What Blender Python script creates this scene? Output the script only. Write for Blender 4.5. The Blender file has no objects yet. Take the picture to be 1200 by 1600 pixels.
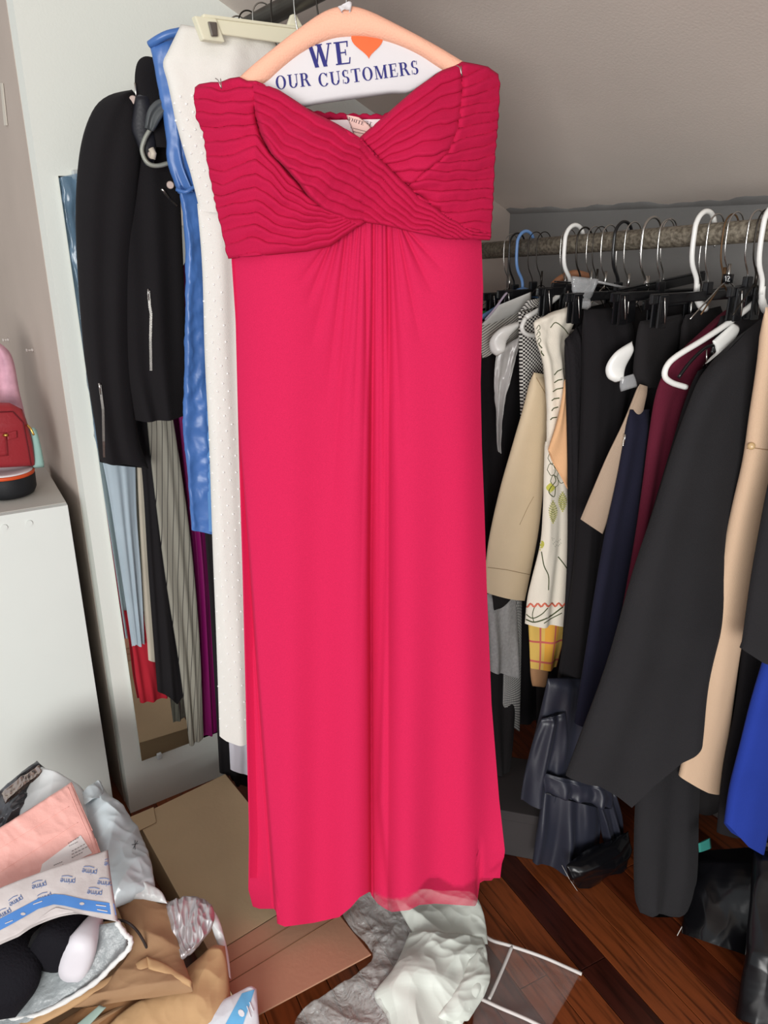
import bpy, bmesh, math, random
import numpy as np
from mathutils import Vector, Matrix, noise
from mathutils.bvhtree import BVHTree

# ------------------------------------------------------------------ camera, world, lights
sc = bpy.context.scene
COL = sc.collection
PITCH = math.radians(20); CP, SP = math.cos(PITCH), math.sin(PITCH)
F = 1164.0; H = 1.30
cam_d = bpy.data.cameras.new('camera'); cam = bpy.data.objects.new('camera', cam_d); COL.objects.link(cam)
cam.location = (0, 0, H); cam.rotation_euler = (math.radians(90) - PITCH, 0, 0)
cam_d.sensor_fit = 'VERTICAL'; cam_d.sensor_height = 36.0; cam_d.lens = 36.0 * F / 1600.0
cam_d.clip_start = 0.02
sc.camera = cam
sc.view_settings.view_transform = 'Standard'; sc.view_settings.look = 'None'
sc.view_settings.exposure = 0.0; sc.view_settings.gamma = 1.0
try: sc.view_settings.use_curve_mapping = False
except Exception: pass
w = bpy.data.worlds.new('room_ambience'); sc.world = w; w.use_nodes = True
w.node_tree.nodes['Background'].inputs[0].default_value = (0.93, 0.97, 1.0, 1)
w.node_tree.nodes['Background'].inputs[1].default_value = 0.74

def area(name, loc, target, sx, sy, power, color):
    l = bpy.data.lights.new(name, 'AREA'); l.shape = 'RECTANGLE'; l.size = sx; l.size_y = sy
    l.energy = power; l.color = color
    o = bpy.data.objects.new(name, l); COL.objects.link(o); o.location = loc
    o.rotation_euler = (Vector(target) - Vector(loc)).to_track_quat('-Z', 'Y').to_euler()
    return o
area('window_light', (-0.5, -2.5, 1.05), (0.1, 1.4, .95), 1.7, 1.3, 112, (1.0, 0.985, 0.96))

# ------------------------------------------------------------------ frame of the closet
P0 = Vector((-.612, 1.443, 0)); ES = Vector((.821, .571, 0)); EQ = Vector((.571, -.821, 0)); UP = Vector((0, 0, 1))
def SQ(s, q, z): return P0 + ES * s + EQ * q + UP * z
def ray(x, y):
    a = x - 600.0; v = y - 800.0
    return Vector((a, F * CP - v * SP, -(F * SP + v * CP)))
CO = Vector((0, 0, H))
def U(x, y, Y): r = ray(x, y); return CO + r * (Y / r.y)
def UZ(x, y, z): r = ray(x, y); return CO + r * ((z - H) / r.z)
def W(pts): return [U(*p) for p in pts]
def Z(pts): return [UZ(*p) for p in pts]
def onq(x, y, q):
    r = ray(x, y); t = (q + P0.dot(EQ)) / r.dot(EQ); return CO + r * t
def ons(x, y, s):
    r = ray(x, y); t = (s + P0.dot(ES)) / r.dot(ES); return CO + r * t

# ------------------------------------------------------------------ materials
MATS = {}
def srgb(c):
    return tuple(((v / 255.0) / 12.92 if v / 255.0 <= .04045 else ((v / 255.0 + .055) / 1.055) ** 2.4) for v in c)
class NT:
    def __init__(s, name):
        s.m = bpy.data.materials.new(name); s.m.use_nodes = True; s.t = s.m.node_tree
        s.b = s.t.nodes['Principled BSDF']
    def n(s, typ, **kw):
        o = s.t.nodes.new(typ)
        for k, v in kw.items():
            if k.startswith('i_'): o.inputs[k[2:].replace('_', ' ')].default_value = v
            else: setattr(o, k, v)
        return o
    def l(s, a, b): s.t.links.new(a, b)
def ramp(N, fac, stops, mode='LINEAR'):
    r = N.n('ShaderNodeValToRGB'); r.color_ramp.interpolation = mode
    while len(r.color_ramp.elements) < len(stops): r.color_ramp.elements.new(.5)
    for e, (p, c) in zip(r.color_ramp.elements, stops):
        e.position = p; e.color = (*c, 1)
    N.l(fac, r.inputs[0]); return r.outputs[0]
def mat(name, rgb, rough=.8, bump=.0, bscale=300, var=.06, vscale=9, metal=0, sheen=0, spec=.3, alpha=1, trans=0, coord='Object', subs=0):
    if name in MATS: return MATS[name]
    N = NT(name); c = srgb(rgb)
    tc = N.n('ShaderNodeTexCoord'); co = tc.outputs[coord]
    nz = N.n('ShaderNodeTexNoise'); nz.inputs['Scale'].default_value = vscale; nz.inputs['Detail'].default_value = 4; N.l(co, nz.inputs['Vector'])
    lo = tuple(v * (1 - var) for v in c); hi = tuple(min(1, v * (1 + var)) for v in c)
    N.l(ramp(N, nz.outputs['Fac'], [(.3, lo), (.7, hi)]), N.b.inputs['Base Color'])
    N.b.inputs['Roughness'].default_value = rough; N.b.inputs['Metallic'].default_value = metal
    N.b.inputs['Specular IOR Level'].default_value = spec
    N.b.inputs['Alpha'].default_value = alpha
    if trans: N.b.inputs['Transmission Weight'].default_value = trans
    if sheen:
        N.b.inputs['Sheen Weight'].default_value = sheen; N.b.inputs['Sheen Roughness'].default_value = .5
        N.b.inputs['Sheen Tint'].default_value = (*[min(1, v * 1.2 + .05) for v in c], 1)
    if bump:
        n2 = N.n('ShaderNodeTexNoise'); n2.inputs['Scale'].default_value = bscale; n2.inputs['Detail'].default_value = 3; N.l(co, n2.inputs['Vector'])
        bp = N.n('ShaderNodeBump'); bp.inputs['Strength'].default_value = bump; bp.inputs['Distance'].default_value = .002
        N.l(n2.outputs['Fac'], bp.inputs['Height']); N.l(bp.outputs[0], N.b.inputs['Normal'])
    MATS[name] = N.m; return N.m
def cloth_mat(name, rgb, rough=.9, bump=.35, bscale=700, sheen=.15, **k):
    return mat(name, rgb, rough, bump, bscale, sheen=sheen, spec=.15, **k)
def pattern_mat(name, fn, rough=.9):
    if name in MATS: return MATS[name]
    N = NT(name); uv = N.n('ShaderNodeUVMap'); sx = N.n('ShaderNodeSeparateXYZ'); N.l(uv.outputs[0], sx.inputs[0])
    N.l(fn(N, sx.outputs[0], sx.outputs[1]), N.b.inputs['Base Color'])
    N.b.inputs['Roughness'].default_value = rough; N.b.inputs['Specular IOR Level'].default_value = .15
    MATS[name] = N.m; return N.m
def mth(N, op, a, b=None):
    m = N.n('ShaderNodeMath'); m.operation = op
    for i, v in enumerate((a, b)):
        if v is None: continue
        if isinstance(v, (int, float)): m.inputs[i].default_value = v
        else: N.l(v, m.inputs[i])
    return m.outputs[0]
def stripe(N, x, period, duty):
    return mth(N, 'LESS_THAN', mth(N, 'FRACT', mth(N, 'DIVIDE', x, period)), duty)
def mixc(N, fac, a, b):
    m = N.n('ShaderNodeMix'); m.data_type = 'RGBA'
    if isinstance(fac, (int, float)): m.inputs[0].default_value = fac
    else: N.l(fac, m.inputs[0])
    for i, v in ((6, a), (7, b)):
        if isinstance(v, tuple): m.inputs[i].default_value = (*srgb(v), 1)
        else: N.l(v, m.inputs[i])
    return m.outputs[2]

# ------------------------------------------------------------------ object helpers
def tag(o, label, cat, group=None, kind=None):
    if label: o['label'] = label
    if cat: o['category'] = cat
    if group: o['group'] = group
    if kind: o['kind'] = kind
    return o
def thing(name, loc, label, cat, group=None):
    o = bpy.data.objects.new(name, None); COL.objects.link(o); o.location = loc; o.empty_display_size = .02
    tag(o, label, cat, group); return o
def link(name, me, m, parent=None, smooth=True):
    o = bpy.data.objects.new(name, me); COL.objects.link(o)
    if m is not None: me.materials.append(m)
    if smooth: me.polygons.foreach_set('use_smooth', [True] * len(me.polygons))
    if parent is not None:
        o.parent = parent
        mw = Matrix.Translation(parent_loc(parent)); me.transform(mw.inverted())
    return o
def parent_loc(p):
    v = Vector(p.location); 
    while p.parent is not None:
        p = p.parent; v += Vector(p.location)
    return v
def mesh_py(name, verts, faces, m, parent=None, smooth=True, uvs=None):
    me = bpy.data.meshes.new(name); me.from_pydata([tuple(v) for v in verts], [], [tuple(f) for f in faces])
    if uvs is not None:
        ul = me.uv_layers.new(name='UVMap'); idx = np.empty(len(me.loops), dtype=np.int32); me.loops.foreach_get('vertex_index', idx)
        ul.data.foreach_set('uv', np.asarray(uvs, dtype=np.float32)[idx].ravel())
    me.validate(); me.update()
    return link(name, me, m, parent, smooth)
def from_bm(name, bm, m, parent=None, smooth=False):
    bmesh.ops.recalc_face_normals(bm, faces=bm.faces[:])
    me = bpy.data.meshes.new(name); bm.to_mesh(me); bm.free(); return link(name, me, m, parent, smooth)
def bm_hex(bm, c8, bev=0):
    vs = [bm.verts.new(c) for c in c8]
    fs = [(0, 1, 2, 3), (7, 6, 5, 4), (0, 4, 5, 1), (1, 5, 6, 2), (2, 6, 7, 3), (3, 7, 4, 0)]
    fc = [bm.faces.new([vs[i] for i in f]) for f in fs]
    if bev: 
        es = list({e for f in fc for e in f.edges}); bmesh.ops.bevel(bm, geom=es, offset=bev, segments=2, affect='EDGES', profile=.6)
def bm_box(bm, c, ax, ay, az, sx, sy, sz, bev=0):
    ax, ay, az = ax * sx / 2, ay * sy / 2, az * sz / 2
    c8 = [c - ax - ay - az, c + ax - ay - az, c + ax + ay - az, c - ax + ay - az, c - ax - ay + az, c + ax - ay + az, c + ax + ay + az, c - ax + ay + az]
    bm_hex(bm, c8, bev)
def bm_tube(bm, pts, r, n=8, cap=True, flat=1.0):
    pts = [Vector(p) for p in pts]; rings = []
    rr = r if isinstance(r, (list, tuple)) else [r] * len(pts)
    up = None
    for i, p in enumerate(pts):
        d = (pts[min(i + 1, len(pts) - 1)] - pts[max(i - 1, 0)]).normalized()
        if up is None:
            up = d.cross(UP if abs(d.z) < .9 else Vector((1, 0, 0))).normalized()
        up = (up - d * up.dot(d)).normalized(); sd = d.cross(up)
        rings.append([bm.verts.new(p + (up * math.cos(2 * math.pi * k / n) + sd * math.sin(2 * math.pi * k / n) * flat) * rr[i]) for k in range(n)])
    for a, b in zip(rings, rings[1:]):
        for k in range(n): bm.faces.new((a[k], a[(k + 1) % n], b[(k + 1) % n], b[k]))
    if cap: bm.faces.new(rings[0][::-1]); bm.faces.new(rings[-1])
def tube(name, pts, r, m, parent=None, n=8, smooth=True, flat=1.0):
    bm = bmesh.new(); bm_tube(bm, pts, r, n, flat=flat); return from_bm(name, bm, m, parent, smooth)
def box(name, c, size, m, parent=None, ax=ES, ay=EQ, az=UP, bev=.003):
    bm = bmesh.new(); bm_box(bm, Vector(c), ax, ay, az, *size, bev=bev); return from_bm(name, bm, m, parent)
def spline(pts, n=8):
    pts = [Vector(p) for p in pts]; P = [pts[0] * 2 - pts[1]] + pts + [pts[-1] * 2 - pts[-2]]; out = []
    for i in range(1, len(P) - 2):
        for k in range(n):
            t = k / n; a, b, c, d = P[i - 1:i + 3]
            out.append(.5 * ((2 * b) + (c - a) * t + (2 * a - 5 * b + 4 * c - d) * t * t + (3 * b - a - 3 * c + d) * t ** 3))
    out.append(pts[-1]); return out
def resample(pts, n, smooth=True):
    if smooth and len(pts) > 2: pts = spline(pts, 6)
    A = np.array([tuple(p) for p in pts], dtype=float)
    d = np.r_[0, np.cumsum(np.linalg.norm(np.diff(A, axis=0), axis=1))]
    t = np.linspace(0, d[-1], n); return np.stack([np.interp(t, d, A[:, k]) for k in range(3)], 1), d[-1]
def cloth(name, L, R, m, parent=None, th=.02, folds=0, famp=.005, seed=0, hem=None, top=None, nu=32, nv=44, crump=0, cs=14, bulge=.5, taper=.05, tb=0, wob=.25, smooth=True, hemw=.25):
    """closed soft shape (front and back layer) spanned between a left and a right edge line"""
    rnd = random.Random(seed * 7 + 3)
    A, hl = resample(L, nv + 1, smooth); B, hr = resample(R, nv + 1, smooth)
    u = np.linspace(0, 1, nu + 1); t = np.linspace(0, 1, nv + 1)
    P = A[:, None, :] * (1 - u)[None, :, None] + B[:, None, :] * u[None, :, None]
    ac = B - A; wd = np.linalg.norm(ac, axis=1).mean()
    dn = np.gradient(P[:, nu // 2], axis=0); nrm = np.cross(ac, dn); nrm /= np.linalg.norm(nrm, axis=1)[:, None] + 1e-9
    cc = P[nv // 2, nu // 2] - np.array([0, 0, H])
    if (nrm[nv // 2] * cc).sum() > 0: nrm = -nrm
    nm = nrm.mean(0); nm /= np.linalg.norm(nm); nrm = nrm * .3 + nm * .7
    nrm /= np.linalg.norm(nrm, axis=1)[:, None]
    dd = dn / (np.linalg.norm(dn, axis=1)[:, None] + 1e-9)
    for tab, wgt in ((hem, np.clip((t - (1 - hemw)) / hemw, 0, 1) ** 1.5), (top, -np.clip((.2 - t) / .2, 0, 1))):
        if tab: 
            o = np.interp(u, [a for a, _ in tab], [b for _, b in tab]); P = P + dd[:, None, :] * (wgt[:, None] * o[None, :])[:, :, None]
    prof = (4 * u * (1 - u)) ** bulge
    tp = np.minimum(1, (t / taper) if taper else 1 + 0 * t) ** .5
    if tb: tp = tp * np.minimum(1, (1 - t) / tb) ** .5
    fo = np.zeros((nv + 1, nu + 1))
    if folds:
        for k in range(3):
            f = folds * (1, .53, 1.7)[k]; a = famp * (1, .7, .4)[k]
            ph = rnd.random() * 6.28; wo = rnd.uniform(-wob, wob) * folds
            fo += a * np.sin(6.283 * f * u[None, :] + ph + wo * t[:, None] * 2 + .6 * np.sin(t[:, None] * 5 + ph))
        fo *= (.35 + .65 * t[:, None]) * np.minimum(1, prof * 1.5)[None, :]
    body = th * prof[None, :] * tp[:, None]
    N3 = nrm[:, None, :]
    Fr = P + N3 * (body + fo)[:, :, None]; Bk = P - N3 * (body - fo * .8)[:, :, None]
    if crump:
        o3 = Vector((seed * 3.1, seed * 1.7, 0)); rots = []
        for k in range(4):
            rots.append(Matrix.Rotation(rnd.uniform(0, 3.14), 3, 'Z') @ Matrix.Rotation(rnd.uniform(0, 3.14), 3, 'X'))
        for arr in (Fr, Bk):
            for i in range(nv + 1):
                for j in range(nu + 1):
                    v = Vector(arr[i, j]) * cs + o3; e = noise.noise(v * .6 + Vector((9, 3, 1))); d = 0
                    for k in range(4):
                        q = rots[k] @ (v + Vector((e, -e, e)) * .5); f = (1, 1.4, 2.3, 3.9)[k]
                        q = Vector((q.x * f, q.y * f * .35, q.z * f * .6)); d += (.28 - abs(noise.noise(q))) * (1.3, .95, .6, .34)[k]
                    arr[i, j] += (nm * d + np.array([e, e * .5, 0]) * .35) * crump * (1 if arr is Fr else .6)
    ring = np.concatenate([Fr, Bk[:, -2:0:-1]], 1); n = ring.shape[1]
    idx = np.arange((nv + 1) * n).reshape(nv + 1, n)
    a = idx[:-1]; b = idx[1:]; faces = np.stack([a, np.roll(a, -1, 1), np.roll(b, -1, 1), b], 2).reshape(-1, 4)
    uu = np.concatenate([u, u[-2:0:-1]]) * wd; UVm = np.stack(np.broadcast_arrays(uu[None, :], (t * hl)[:, None]), 2).reshape(-1, 2)
    faces = [tuple(f) for f in faces]
    if tb: faces.append(tuple(idx[-1]))
    if taper: faces.append(tuple(idx[0][::-1]))
    return mesh_py(name, ring.reshape(-1, 3), faces, m, parent, True, UVm)
def bvh(*obs):
    V = []; Fc = []
    for o in obs:
        b = len(V); off = parent_loc(o)
        V += [v.co + off for v in o.data.vertices]; Fc += [[b + i for i in p.vertices] for p in o.data.polygons]
    return BVHTree.FromPolygons(V, Fc)
def hit(tree, x, y, off=.0012, dflt=1.3):
    r = ray(x, y).normalized(); h = tree.ray_cast(CO, r)
    return (h[0] - r * off) if h[0] is not None else None
def decal(bm, tree, path, wd=.0012, off=.001, step=4):
    """thin printed or stitched line laid on a surface"""
    pts = []
    for (x0, y0), (x1, y1) in zip(path, path[1:]):
        k = max(1, int(math.hypot(x1 - x0, y1 - y0) / step))
        for i in range(k): pts.append((x0 + (x1 - x0) * i / k, y0 + (y1 - y0) * i / k))
    pts.append(path[-1]); hs = [hit(tree, *p, off=off) for p in pts]; run = []
    for h in hs + [None]:
        if h is None or (run and (h - run[-1]).length > .03):
            if len(run) > 1: bm_tube(bm, run, wd, 5, flat=1)
            run = [] if h is None else [h]
        else: run.append(h)
def decal_patch(bm, tree, quad, nu=10, nv=8, off=.001):
    (a, b, c, d) = [Vector((*p, 0)) for p in quad]; g = []
    for i in range(nv + 1):
        row = []
        for j in range(nu + 1):
            p = a.lerp(b, j / nu).lerp(d.lerp(c, j / nu), i / nv); h = hit(tree, p.x, p.y, off)
            row.append(bm.verts.new(h) if h is not None else None)
        g.append(row)
    for i in range(nv):
        for j in range(nu):
            q = [g[i][j], g[i][j + 1], g[i + 1][j + 1], g[i + 1][j]]
            if all(x is not None for x in q): bm.faces.new(q)

# common materials
M_black = cloth_mat('black_cloth', (30, 28, 30), sheen=.25)
M_black2 = cloth_mat('black_twill', (37, 35, 36), sheen=.2)
M_char = cloth_mat('charcoal_wool', (41, 40, 42), sheen=.3, bscale=500, bump=.5)
M_navy = cloth_mat('navy_cloth', (32, 32, 48), sheen=.2)
M_maroon = cloth_mat('maroon_cloth', (96, 30, 48))
M_wire = mat('steel_wire', (190, 188, 184), .25, metal=1)
M_dwire = mat('dark_wire', (60, 56, 52), .35, metal=.8)
M_bplast = mat('black_plastic', (22, 22, 24), .22, spec=.5)
M_wplast = mat('white_plastic', (240, 240, 236), .3, spec=.5)
M_bluep = mat('blue_plastic', (110, 150, 205), .35, spec=.5)
M_gold = mat('gold_metal', (212, 170, 90), .3, metal=1)

# ------------------------------------------------------------------ room shell
def room():
    white = mat('white_wall_paint', (226, 229, 222), .75, .15, 220, var=.015, vscale=3)
    taupe = mat('taupe_wall_paint', (184, 171, 161), .8, .2, 260, var=.04, vscale=5); light = mat('taupe_lightened_ceiling', (216, 205, 195), .8, .15, 260, var=.03, vscale=5)  # ceiling taupe lightened in place of light missing on the slope
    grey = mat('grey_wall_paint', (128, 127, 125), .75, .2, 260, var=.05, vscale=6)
    def slab(name, pts, nrm, m, t=.06, kind='structure'):
        bm = bmesh.new(); a = [bm.verts.new(p) for p in pts]; b = [bm.verts.new(p - nrm * t) for p in pts]
        bm.faces.new(a); bm.faces.new(b[::-1])
        for i in range(len(a)): bm.faces.new((a[i], b[i], b[(i + 1) % len(a)], a[(i + 1) % len(a)]))
        o = from_bm(name, bm, m); o['kind'] = kind; return o
    SK = 1.15; ZK = 1.37; ST = -.75; ZT = ZK + (SK - ST) * .455
    slab('wall_end', [SQ(0, 0, 0), SQ(.80, 0, 0), SQ(.80, 0, ZK + (SK - .80) * .455), SQ(0, 0, ZK + SK * .455)], EQ, white, .05)
    slab('wall_end', [SQ(.80, -.003, 0), SQ(SK, -.003, 0), SQ(SK, -.003, ZK), SQ(.80, -.003, ZK + (SK - .80) * .455)], EQ, taupe, .05)
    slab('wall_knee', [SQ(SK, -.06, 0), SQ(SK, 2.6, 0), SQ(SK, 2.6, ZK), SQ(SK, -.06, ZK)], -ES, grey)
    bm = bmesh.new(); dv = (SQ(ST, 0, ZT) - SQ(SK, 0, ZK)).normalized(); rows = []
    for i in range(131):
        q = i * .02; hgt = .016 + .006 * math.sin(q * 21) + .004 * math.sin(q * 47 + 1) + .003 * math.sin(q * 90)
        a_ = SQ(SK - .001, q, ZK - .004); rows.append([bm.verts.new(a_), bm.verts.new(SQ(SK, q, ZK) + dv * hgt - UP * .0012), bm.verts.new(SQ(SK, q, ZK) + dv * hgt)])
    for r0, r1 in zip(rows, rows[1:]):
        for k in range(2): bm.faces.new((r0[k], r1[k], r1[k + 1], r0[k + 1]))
    o = from_bm('wavy_paint_edge', bm, grey, None, True); o['kind'] = 'structure'  # wavy edge of the grey wall paint carried onto the slope
    ns = Vector(SQ(ST, 0, ZT) - SQ(SK, 0, ZK)).cross(EQ).normalized()
    if ns.z > 0: ns = -ns
    slab('ceiling', [SQ(SK, -.06, ZK), SQ(SK, 2.6, ZK), SQ(ST, 2.6, ZT), SQ(ST, -.06, ZT)], ns, light)
    slab('wall_left', [SQ(-.001, -.05, 0), SQ(-.001, -1.3, 0), SQ(-.001, -1.3, 2.2), SQ(-.001, -.05, 2.2)], -ES, taupe, .04)
    slab('wall_back', [SQ(-2.2, -1.3, 0), SQ(0, -1.3, 0), SQ(0, -1.3, 2.3), SQ(-2.2, -1.3, 2.3)], EQ, taupe)
    # floor with separate planks
    fl = slab('floor', [Vector((-3, -2.6, -.012)), Vector((3, -2.6, -.012)), Vector((3, 4, -.012)), Vector((-3, 4, -.012))], UP, mat('subfloor', (40, 18, 10), .9))
    D = Vector((.463, -.886, 0)).normalized(); N = Vector((.886, .463, 0)).normalized(); rnd = random.Random(5)
    pm = []
    for k, c in enumerate([(118, 56, 28), (104, 46, 22), (60, 24, 16), (126, 64, 32), (92, 40, 20)]):
        Nn = NT('plank_wood_%d' % k); tc = Nn.n('ShaderNodeTexCoord'); mp = Nn.n('ShaderNodeMapping')
        mp.inputs['Scale'].default_value = (42, 3.5, 8); Nn.l(tc.outputs['Object'], mp.inputs[0]); mp.inputs['Location'].default_value = (k * 3.7, k * 1.9, 0)
        nz = Nn.n('ShaderNodeTexNoise'); nz.inputs['Scale'].default_value = 1.6; nz.inputs['Detail'].default_value = 8; nz.inputs['Distortion'].default_value = 1.2; Nn.l(mp.outputs[0], nz.inputs['Vector'])
        cc = srgb(c)
        Nn.l(ramp(Nn, nz.outputs['Fac'], [(.3, tuple(v * .42 for v in cc)), (.5, cc), (.7, tuple(v * 1.25 for v in cc))]), Nn.b.inputs['Base Color'])
        Nn.b.inputs['Roughness'].default_value = .3; Nn.b.inputs['Specular IOR Level'].default_value = .5; pm.append(Nn.m)
    o0 = Vector((.266, 1.30, 0)); wd = .062
    for i in range(-19, 13):
        pos = -3.0 + rnd.uniform(0, .6); first = True
        if abs(i) > 20: continue
        while pos < 2.2:
            ln = rnd.uniform(.7, 1.5) if pos > -1.6 else 1.2
            c0 = o0 + N * (i * wd); mid = c0 + D * (pos + ln / 2 - .3)
            if -2.2 < mid.x < 2.2 and -.6 < mid.y < 3.4:
                mi = 2 if i == 0 else rnd.choice([0, 1, 3, 4])
                bm = bmesh.new(); bm_box(bm, Vector((0, 0, 0)), Vector((1, 0, 0)), Vector((0, 1, 0)), UP, wd - .0015, ln - .0015, .012, .0008)
                p = from_bm('plank', bm, pm[mi]); p.parent = fl; p.location = mid + UP * -.006; p.rotation_euler = (0, 0, math.atan2(D.y, D.x) - math.pi / 2)
            pos += ln
room()

# ------------------------------------------------------------------ rods
def rod():
    m = NT('worn_pole'); tc = m.n('ShaderNodeTexCoord'); nz = m.n('ShaderNodeTexNoise'); nz.inputs['Scale'].default_value = 160; nz.inputs['Detail'].default_value = 5
    m.l(tc.outputs['Object'], nz.inputs['Vector']); m.l(ramp(m, nz.outputs['Fac'], [(.35, srgb((92, 84, 72))), (.65, srgb((150, 142, 126)))]), m.b.inputs['Base Color'])
    m.b.inputs['Roughness'].default_value = .55; m.b.inputs['Metallic'].default_value = .25
    a, b = SQ(.874, .012, 1.268), SQ(.874, 1.5, 1.352)
    t = thing('closet_rod', a, 'speckled grey-brown closet rod running across the right side under the sloped ceiling', 'rod')
    tube('pole', [a, b], .0175, m.m, t, 20); tube('end_socket', [a - EQ * .012, a + EQ * .012], .028, M_dwire, t, 20)
    d = mat('dark_pole', (58, 52, 46), .4, metal=.3)
    a, b = SQ(.333, .012, 1.644), SQ(.333, 1.3, 1.644)
    t = thing('closet_rod', a, 'dark closet rod at the top left above the pink dress', 'rod')
    tube('pole', [a, b], .015, d, t, 20); tube('end_socket', [a - EQ * .012, a + EQ * .01], .026, M_bplast, t, 20)
rod()
def rodz(q): return 1.268 + (1.352 - 1.268) * (q - .012) / 1.488

def hook_pts(c, r, drop, side=1):
    pts = []
    for a in range(-20, 200, 20):
        pts.append(c + ES * (math.cos(math.radians(a)) * r) * side + UP * (math.sin(math.radians(a)) * r * 1.05 + r * .15))
    pts += [c - ES * r * side * .98 - UP * r * 1.1, c - ES * r * side * .75 - UP * (drop * .55), c - ES * .004 * side - UP * drop * .78, c - UP * drop]
    return spline(pts, 3)
def hanger(c, label, m, r=.0012, rr=.022, drop=.085, body='wire', arm=.10, fall=.04, bm_=None, grp=None, side=1):
    t = thing('clothes_hanger', c - UP * drop, label, 'hanger', grp)
    tube('hook', hook_pts(c, rr, drop, side), r, m, t, 7)
    b = c - UP * drop; bm_ = bm_ or m
    if body == 'wire':
        tube('shoulder_wire', spline([b - ES * arm - UP * (fall + .005), b - ES * arm * .5 - UP * fall * .5, b, b + ES * arm * .5 - UP * fall * .5, b + ES * arm - UP * (fall + .005)], 4), r, bm_, t, 6)
        tube('twisted_neck', [b + UP * .028, b - UP * .004], r * 2.2, bm_, t, 8)
    elif body == 'bar':
        bmx = bmesh.new(); bm_box(bmx, b - UP * .010, ES, EQ, UP, arm * 2, .008, .016, .002); bm_box(bmx, b + UP * .002, ES, EQ, UP, .018, .010, .022, .003)
        from_bm('crossbar', bmx, bm_, t)
        for s in (-1, 1):
            bmx = bmesh.new(); k = b + ES * (arm - .025) * s - UP * .030
            bm_box(bmx, k + EQ * .006, ES, EQ, UP, .022, .004, .052, .0015); bm_box(bmx, k - EQ * .006, ES, EQ, UP, .022, .004, .052, .0015)
            cl = from_bm('clip', bmx, bm_, t)
            tube('clip_spring', spline([k + EQ * .010 + UP * .022 - ES * .004, k + EQ * .0115 - UP * .005, k + EQ * .010 - UP * .018 + ES * .004], 4), .0011, M_wire, t, 6)
    elif body == 'flare':
        tube('neck_flare', spline([b + UP * .012, b - UP * .006 + ES * .004, b - UP * .020 + ES * .014, b - UP * .030 + ES * .034], 4), [.0048] * 5 + [.006] * 4 + [.007] * 4, bm_, t, 12)
    elif body == 'tubular':
        R_ = .005
        tube('shoulder_arm', spline([b - ES * arm - UP * fall, b - ES * arm * .5 - UP * fall * .55, b, b + ES * arm * .5 - UP * fall * .55, b + ES * arm - UP * fall], 4), R_, bm_, t, 10)
        tube('bottom_bar', spline([b - ES * arm - UP * fall, b - ES * (arm + .008) - UP * (fall + .02), b - ES * (arm - .02) - UP * (fall + .035), b - UP * (fall + .035), b + ES * (arm - .02) - UP * (fall + .035), b + ES * arm - UP * fall], 4), R_ * .9, bm_, t, 10)
    return t

# ------------------------------------------------------------------ the pink dress
def Unp(x, y, Y):
    a = x - 600.0; v = y - 800.0; fy = F * CP - v * SP; k = Y / fy
    return np.stack([a * k, Y + 0 * a, H - (F * SP + v * CP) * k], -1)
def ip(v, tab):
    return np.interp(v, [a for a, _ in tab], [b for _, b in tab])
def DY(y): return ip(y, [(0, 1.115), (120, 1.11), (400, 1.07), (1450, 1.0)])
DXL = [(126, 306), (150, 304), (185, 308), (205, 318), (260, 326), (320, 338), (370, 350), (405, 357)]
DXR = [(108, 776), (130, 780), (180, 778), (250, 772), (320, 769), (374, 765)]
DYT = [(303, 140), (312, 133), (330, 130), (345, 130), (360, 124), (374, 122), (386, 128), (400, 128), (415, 134), (435, 142), (460, 158), (485, 175), (520, 192), (545, 206), (562, 217), (580, 201), (600, 184), (620, 166), (650, 140), (675, 122), (690, 112), (712, 104), (722, 98), (745, 102), (762, 106), (778, 118)]
DYB = [(350, 404), (357, 403), (420, 397), (480, 391), (515, 383), (540, 368), (570, 346), (600, 350), (640, 360), (700, 372), (765, 374)]
NECK2 = [(300, 150), (372, 122), (415, 134), (460, 158), (520, 192), (562, 217), (583, 240), (605, 262), (627, 284), (650, 304), (675, 322), (700, 340), (725, 356), (765, 366)]
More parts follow.
